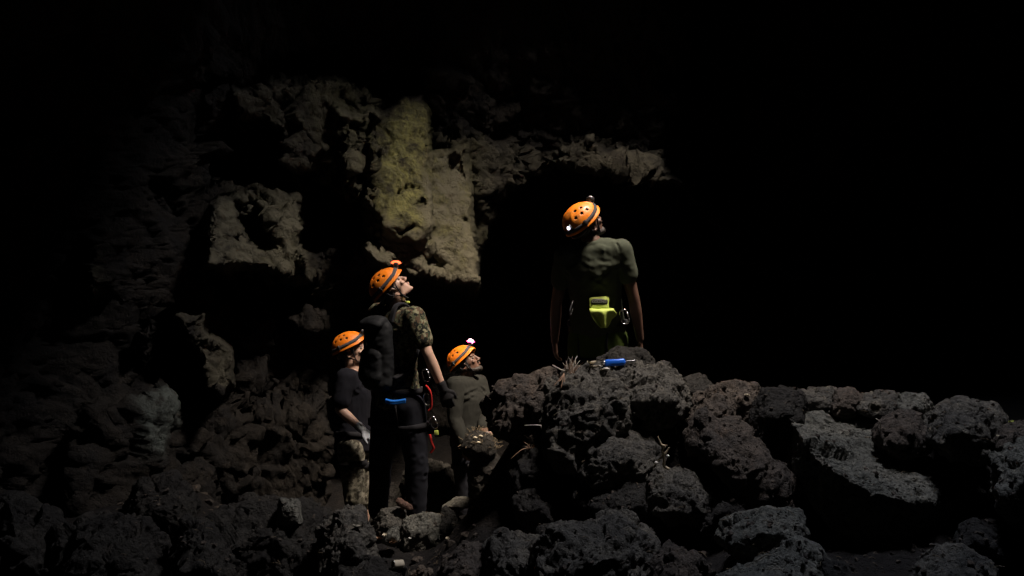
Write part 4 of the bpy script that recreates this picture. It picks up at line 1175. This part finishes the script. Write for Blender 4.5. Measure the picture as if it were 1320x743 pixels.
# lime pouch hanging from the harness of the man on the crest
YP = Y4-.185
def LP(x, y, d=0): return A(777+(x-777)*1.08, 402+(y-402)*1.10, YP+d)
ro = empty('pouch', LP(783, 386)); tag(ro, 'lime green folded pouch with a dark name badge on the back of the standing man', 'pouch')
def sheet(rows, th=.006):
    n, m = len(rows), len(rows[0])
    vs = [Vector(p) for r_ in rows for p in r_]; N0 = n*m
    vs += [p+Vector((0, th, 0)) for p in vs]
    fs = []
    for i in range(n-1):
        for j in range(m-1):
            a = i*m+j; q = (a, a+1, a+m+1, a+m); fs.append(q); fs.append(tuple(N0+t for t in q[::-1]))
    ed = [(0, j) for j in range(m)]+[(i, m-1) for i in range(1, n)]+[(n-1, j) for j in range(m-2, -1, -1)]+[(i, 0) for i in range(n-2, 0, -1)]
    ed = [i*m+j for i, j in ed]
    for k in range(len(ed)):
        a, b = ed[k], ed[(k+1) % len(ed)]; fs.append((b, a, N0+a, N0+b))
    me = mesh(vs, fs)
    bm = bmesh.new(); bm.from_mesh(me); bmesh.ops.recalc_face_normals(bm, faces=bm.faces)
    bmesh.ops.subdivide_edges(bm, edges=bm.edges, cuts=2, use_grid_fill=True, smooth=.4); bm.to_mesh(me); bm.free(); return me
fl = put('flap', sheet([[LP(761.5, 386), LP(772, 385), LP(784, 385.5)], [LP(761.5, 393, -.01), LP(772, 393, -.012), LP(784, 393, -.01)], [LP(762, 399, -.015), LP(772, 399, -.016), LP(784, 399, -.015)]]), M['lime'], parent=ro)
fold = [[LP(762, 398, -.008), LP(770, 398.5, -.008), LP(778, 398, -.008), LP(784, 398, -.01), LP(790, 398.5, -.02)],
        [LP(762, 401, -.055), LP(770, 401.5, -.062), LP(778, 401, -.058), LP(784, 401, -.045), LP(790.5, 400, -.035)],
        [LP(763, 406, -.060), LP(769.5, 407, -.025), LP(777, 406, -.070), LP(785, 405.5, -.02), LP(794, 405, -.012)],
        [LP(766.5, 412, -.055), LP(771.5, 413, -.012), LP(777.5, 413, -.062), LP(783, 412, -.01), LP(788, 411, .01)],
        [LP(773.5, 420, -.040), LP(776, 421, -.010), LP(778.5, 420.5, -.045), LP(781, 421, .0), LP(783, 420, .02)]]
put('bag', sheet(fold), M['lime'], parent=ro)
bd = put('badge', sheet([[LP(763.5, 387.8, -.006), LP(764.5, 387.2, -.007), LP(772, 387, -.008), LP(781, 387.2, -.007), LP(782.4, 387.8, -.006)], [LP(763, 390, -.012), LP(764.5, 390, -.013), LP(772, 390, -.015), LP(781, 390, -.013), LP(783, 390, -.012)], [LP(763.5, 393, -.015), LP(764.5, 393.8, -.016), LP(772, 394, -.017), LP(781, 393.8, -.016), LP(782.4, 393, -.015)]], .004), M['badge'], parent=ro)
fc = bpy.data.curves.new('t', 'FONT'); fc.body = 'COLLIND'; fc.align_x = 'CENTER'; fc.align_y = 'CENTER'; fc.size = .021; fc.extrude = .001
fo = bpy.data.objects.new('t', fc); COL.objects.link(fo)
tm = bpy.data.meshes.new_from_object(fo.evaluated_get(bpy.context.evaluated_depsgraph_get())); bpy.data.objects.remove(fo)
tm.transform(Matrix.Translation(LP(772.8, 390.4, -.019)) @ Matrix.Rotation(R(90), 4, 'X'))
put('lettering', tm, M['badge_text'], parent=bd, smooth=False)
d_ring(LP(740, 398, .02), (.35, .5, 1), (.3, 1, -.4), .09, .050, .005, 'black_plastic', 'carabiner', 'dull carabiner on the left hip of the man with back turned', 'carabiner', 'carabiners on the back turned man')
d_ring(LP(803, 408, .05), (.3, .0, -1), (1, 0, .3), .09, .05, .006, 'metal', 'carabiner', 'bright carabiner on the right hip of the man with back turned', 'carabiner', 'carabiners on the back turned man')

# ------------------------------------------------------------------ small things on the rocks
bpy.context.view_layer.update()
from mathutils.bvhtree import BVHTree
_dg = bpy.context.evaluated_depsgraph_get()
def hit(px, py):
    """first surface met when looking at (px, py): where a small thing lies on the rocks"""
    o = Vector((0, 0, CAMH)); d = (A(px, py, 5)-o).normalized()
    ok, loc, nrm, i, ob, m = SC.ray_cast(_dg, o+d*2, d)
    return loc, nrm
def drop(x, y, zmax=3):
    ok, loc, nrm, i, ob, m = SC.ray_cast(_dg, Vector((x, y, zmax)), Vector((0, 0, -1)))
    return loc

# blue clip with a silver end, lying on the crest
p0, _ = hit(797, 474.5)
c = Vector((p0.x, p0.y, p0.z+.012)); W = c.y/F
ro = empty('gear_clip', c); tag(ro, 'blue anodised clip with a silver ring end lying on the crest boulder', 'clip')
e0, e1 = A(779, 468.5, c.y), A(806, 467, c.y); z0 = c.z-.5*(e0.z+e1.z)+.018; e0.z += z0; e1.z += z0
dx = (e1-e0).normalized(); nz = Vector((0, .25, 1)).normalized(); ny = nz.cross(dx)
me = box_mesh((e0+e1)/2, (dx, ny, nz), ((e1-e0).length/2, .020, .019), .35, 4)
put('sleeve', me, M['blue'], parent=ro)
r1 = [e1+dx*(.002+.052*t) + ny*(.017*s_) for t, s_ in ((0, .8), (.45, .85), (.85, .8), (1.05, 0), (.85, -.8), (.45, -.85), (0, -.8))]
put('ring_end', tube(bez(r1, 6), .0072, 8), M['metal'], parent=ro)
s = Sculpt(); s.hull(ell(e1+dx*.050, .013)); put('pivot', s.raw(), M['metal'], parent=ro)
s = Sculpt(); s.hull(ell(e0-dx*.002, .015), ell(e0-dx*.014, .008)); put('end_cap', s.raw(), M['steel'], parent=ro)

def stalks(base, n, L, spread, seed, r0=.0022, lean=(0, 0)):
    q = random.Random(seed); out = []
    for _ in range(n):
        a = q.uniform(0, 2*math.pi); t = q.uniform(.1, 1)*spread
        d = Vector((math.cos(a)*t+lean[0], math.sin(a)*t*.7+lean[1], 1)).normalized(); l_ = L*q.uniform(.45, 1.1)
        b = base+Vector((q.uniform(-.02, .02), q.uniform(-.02, .02), -.01))
        side = Vector((q.uniform(-1, 1), q.uniform(-1, 1), -.6))*.18*l_
        out.append(tube_pts(bez([b, b+d*l_*.5, b+d*l_+side], 4), [r0*(1-.75*i/8) for i in range(9)], 5))
    return out
b, _ = hit(735, 481)
ro = empty('grass_tuft', b); tag(ro, 'spiky dry grass tuft on the crest left of the pale leaves', 'grass tuft')
put('stalks', join(stalks(b, 26, .10, 1.1, 3, .0018)), M['straw_brown'], parent=ro)
put('bleached_stalks', join(stalks(b, 14, .11, .8, 5, .0036)+[tube_pts(bez([b, b+Vector((-.05, 0, .018)), b+Vector((-.10, .0, .045))], 6), [.004]*6+[.003]*7, 6)]), M['straw'], parent=ro)
w_ = []
b2, _ = hit(727, 486)
for k_, (dx_, dz_) in enumerate(((-.03, -.02), (-.06, -.045), (-.02, -.06), (.0, -.075))):
    w_.append(tube_pts(bez([b2+Vector((0, -.01, .02)), b2+Vector((dx_*.5, -.04, dz_*.3)), b2+Vector((dx_, -.06, dz_))], 5), .0022, 5))
put('hanging_stalks', join(w_), M['straw_brown'], parent=ro)

def leaf(c, L, W, rot, mat, name, label, cat, group, curl=.3):
    vs, fs = [], []
    n, m = 12, 5
    ca, sa = math.cos(rot), math.sin(rot)
    for side in (0, 1):
        for i in range(n+1):
            t = i/n; hw = W*math.sin(math.pi*min(1, t*.96+.03))**.7
            for j in range(m):
                s_ = (j/(m-1)*2-1); x = (t-.5)*L; y = s_*hw
                z = curl*W*(s_*s_*1.2+.8*(2*t-1)**2)+(.0015 if side else 0)
                vs.append(c+Vector((x*ca-y*sa, x*sa+y*ca, z)))
    N0 = (n+1)*m
    for i in range(n):
        for j in range(m-1):
            a = i*m+j; q = (a, a+1, a+m+1, a+m); fs.append(q[::-1]); fs.append(tuple(N0+t for t in q))
    o = put(name, mesh(vs, fs), M[mat], c); tag(o, label, cat, group); return o
LG = 'dry leaves and shells on the crest boulder'
for (x, y, L_, W_, rt, mt, nm, lb, ct) in (
        (763, 471, .060, .020, .5, 'leaf', 'dry_leaf', 'largest pale curled leaf between the grass tuft and the blue clip', 'leaf'),
        (766, 476, .055, .016, -.2, 'leaf', 'dry_leaf', 'pale leaf lying just below the largest curled leaf', 'leaf'),
        (774, 474.5, .030, .008, -.8, 'shell', 'dry_leaf', 'narrow white leaf sliver left of the blue clip', 'leaf'),
        (781, 478, .034, .017, .1, 'shell', 'shell', 'round cream snail shell under the left end of the blue clip', 'shell'),
        (776, 479, .022, .009, .6, 'leaf', 'dry_leaf', 'tiny yellowish leaf touching the round cream shell', 'leaf')):
    b, _ = hit(x, y)
    if nm == 'shell':
        pts = [b+Vector((.013*(1-t*.75)*math.cos(t*11), .013*(1-t*.75)*math.sin(t*11)-.004, .008+.008*t)) for t in np.linspace(0, 1, 40)]
        o = put('shell', tube(pts, [.0085*(1-.7*t) for t in np.linspace(0, 1, 40)], 8), M['shell'], b); tag(o, lb, ct, LG)
    else:
        leaf(b+Vector((0, 0, .006)), L_, W_, rt, mt, nm, lb, ct, LG, .5)

# forked pale twig between the boulders
YT = min(hit(857, 590)[0].y, hit(857, 603)[0].y)-.06
def T(x, y, d=0): return A(x, y, YT+d)
ro = empty('dead_twig', T(856, 604)); tag(ro, 'forked pale twig with buds standing between the boulders', 'twig')
put('stem', tube(bez([T(862, 605), T(856, 601), T(856, 593), T(856, 587), T(860.5, 581), T(862, 577)], 6), [.0075-.00010*i for i in range(31)], 8), M['bark'], parent=ro)
put('branch', join([tube_pts(bez([T(842, 606), T(845.5, 598), T(850, 592), T(854, 588), T(854, 579)], 6), [.0065-.0001*i for i in range(25)], 8),
                    tube_pts(bez([T(848, 563), T(851, 570), T(853, 574), T(857, 578)], 6), [.002+.0004*i for i in range(19)], 6)]), M['bark'], parent=ro)
leaf(T(856, 575.5, -.01), .040, .011, -.7, 'bark', 'bract', None, None, None, .4).parent = None
o = bpy.data.objects['bract']; wl = o.location.copy(); o.parent = ro; o.location = wl-ro.location
for (x, y, r_) in ((846, 597, .0105), (861, 588, .008)):
    s = Sculpt(); s.hull(ell(T(x, y, -.01), (r_, r_, r_*.85))); put('bud', s.raw(), M['shell'], parent=ro)

# dry roots on the dark boulder, grass blade
b, _ = hit(686, 577)
ro = put('dry_roots', join(stalks(b, 14, .055, 1.6, 21, .003)+[tube_pts(bez([b, b+Vector((-.06, -.02, -.01)), b+Vector((-.12, -.03, -.06))], 6), .0025, 5), tube_pts(bez([b, b+Vector((.05, -.02, -.012)), b+Vector((.10, -.03, -.05))], 6), .0028, 5)]), M['straw_brown'], b)
tag(ro, 'dry brown roots spread over the top of a dark boulder', 'roots')
b, _ = hit(697, 549)
o = put('dead_twig', tube([b+Vector((-.09, -.02, .004)), b+Vector((-.02, -.03, .008)), b+Vector((.0, -.03, .006)), b+Vector((.003, -.03, -.015))], .003, 6), M['straw'], b); tag(o, 'thin straight straw lying across the reddish boulder', 'straw')
for (x, y, h_, lb) in ((1135, 552, .05, 'pale upright straw beside the domed rock'), (872, 560, .10, 'thin arched grass blade above the forked twig')):
    b, _ = hit(x, y)
    o = put('dry_grass', tube(bez([b, b+Vector((-.01, -.02, h_*.6)), b+Vector((-.03, -.02, h_))], 6), [.003-.0001*i for i in range(13)], 5), M['straw'], b); tag(o, lb, 'straw')

# brushy clump by the bearded man's hand
b = A(618, 566, 6.75)
s = Sculpt(); s.hull(ell(b+Vector((0, .03, -.06)), (.13, .12, .11)))
s.hull(ell(b+Vector((.05, .07, -.34)), (.13, .12, .26)))
ro = empty('brush_clump', b+Vector((0, 0, -.5))); tag(ro, 'mossy rock knob covered in dead brush beside the hand of the bearded man', 'brush clump')
me = s.fuse(.012, 3); cc_ = vco(me); vset(me, cc_+vno(me)*(.025*fbm(cc_*11, 4)+.012*ridged(cc_*28, 2))[:, None])
put('knob', me, M['rock_dark_shade'], parent=ro)
q = random.Random(4); st_ = []
for k in range(150):
    a = q.uniform(0, 6.28); e_ = q.uniform(-.3, 1.4)
    d = Vector((math.cos(a)*math.cos(e_), math.sin(a)*math.cos(e_), math.sin(e_))); p = b+Vector((0, .03, -.06))+Vector((d.x*.125, d.y*.115, d.z*.105))
    g = Vector((q.uniform(-1, 1), q.uniform(-1, 1), q.uniform(-.6, 1)))*.05
    st_.append(tube_pts(bez([p, p+d*.012+g*.5, p+d*.01+g], 3), .0022, 4))
put('dead_stems', join(st_), M['brush'], parent=ro)
for k, (x, y) in enumerate(((612, 565), (619, 563), (616, 571))):
    put('pale_chip', mesh(*tube_pts(bez([A(x-2, y+1, 6.60), A(x, y-1, 6.59), A(x+2.5, y, 6.6)], 3), .008, 6)), M['leaf'], parent=ro)

# litter near the bottom edge
cpos, _ = hit(513, 733); 
ro = empty('tin_can', cpos); tag(ro, 'small pale dented can lying open end out at the bottom edge', 'can')
ax = Vector((-.85, -.5, .1)).normalized(); t_ = ax.orthogonal().normalized(); b_ = ax.cross(t_)
vv, ff = [], []; cr, cl = .022, .055; pr = [(-cl/2, cr*.92), (-cl/2+.004, cr), (cl/2-.004, cr), (cl/2, cr*.97), (cl/2-.002, cr*.88), (-cl/2+.006, cr*.86)]
for (z, r_) in pr:
    for k in range(24):
        a = 2*math.pi*k/24; rr_ = r_*(1-.10*math.exp(-((a-1.2)/.5)**2)*(1 if abs(z) < cl*.45 else 0))
        vv.append(cpos+Vector((0, 0, .022))+ax*z+(t_*math.cos(a)+b_*math.sin(a))*rr_)
for i in range(len(pr)-1):
    for k in range(24): ff.append((i*24+k, i*24+(k+1) % 24, (i+1)*24+(k+1) % 24, (i+1)*24+k))
ff.append(tuple(range(24))[::-1]); ff.append(tuple((len(pr)-1)*24+k for k in range(24)))
put('can_body', mesh(vv, ff), M['leaf'], parent=ro)
put('rim', tube([cpos+Vector((0, 0, .022))+ax*cl/2+(t_*math.cos(a)+b_*math.sin(a))*cr*.95 for a in np.linspace(0, 2*math.pi, 25)[:-1]], .0022, 6, True), M['metal'], parent=ro)
for (x, y, L_, mt, lb) in ((496, 693, .05, 'leaf', 'pale bent leaf in the litter below the backpack man'), (529, 696, .022, 'shell', 'small white chip right of the pale bent leaf'), (577, 697, .04, 'leaf', 'cream leaf in front of the dark upright rock'),
                           (618, 656, .03, 'red_stone', 'reddish leaf below the right end of the flat pale stone'), (489, 697, .06, 'straw_brown', 'brown leaf in the litter left of the pale bent leaf'), (508, 702, .05, 'straw_brown', 'brown leaf in the litter right of the pale bent leaf'),
                           (462, 682, .06, 'pale_stone', 'pale leaf on the right shoulder of the holed boulder'), (963, 513, .05, 'leaf', 'pale leaf strip on the crest left of the dark square block'), (1302, 547, .03, 'tag', 'yellowish leaf on the rusty stone at the right edge'), (1286, 566, .03, 'leaf', 'cream leaf at the top of the pale grey boulder')):
    b, _ = hit(x, y); leaf(b+Vector((0, -.01, .008)), L_, L_*.3, x*.7, mt, 'dry_leaf', lb, 'leaf', None, .5)

# grit and dry twigs caught on the rocks: too many and too small to count
bpy.context.view_layer.update(); _dg = bpy.context.evaluated_depsgraph_get()
q = np.random.RandomState(19); fr, tw = [], []
n_f = 0
for _ in range(2600):
    px, py = q.uniform(150, 1320), q.uniform(455, 742)
    o = Vector((0, 0, CAMH)); d = (A(px, py, 5)-o).normalized()
    ok, loc, nrm, i, ob, m = SC.ray_cast(_dg, o+d*2, d)
    if not ok or not ob.name.startswith(('boulder', 'ground', 'rubble')) or nrm.z < .45 or loc.y > 7: continue
    r_ = q.uniform()
    if r_ < .82:
        fr.append(frag(loc+nrm*.002, abs(q.normal())*.008+.004))
    elif n_f < 130:
        n_f += 1
        a = q.uniform(0, 6.28); L_ = q.uniform(.015, .06)
        e = Vector((math.cos(a), math.sin(a), q.uniform(-.1, .5)))*L_
        b = loc+nrm*.004
        tw.append(tube_pts(bez([b-e*.5, b+Vector((0, 0, .006)), b+e*.5+Vector((q.uniform(-.3, .3)*L_, 0, 0))], 3), [.0013]*7, 4))
tag(link('grit', join(fr), M['rock_red'], smooth=False), 'small chips and grit lying in the hollows of the boulders', 'grit', kind='stuff')
tag(link('twig_litter', join(tw), M['brush']), 'scattered bits of dry grass and twig on the boulders', 'twig litter', kind='stuff')
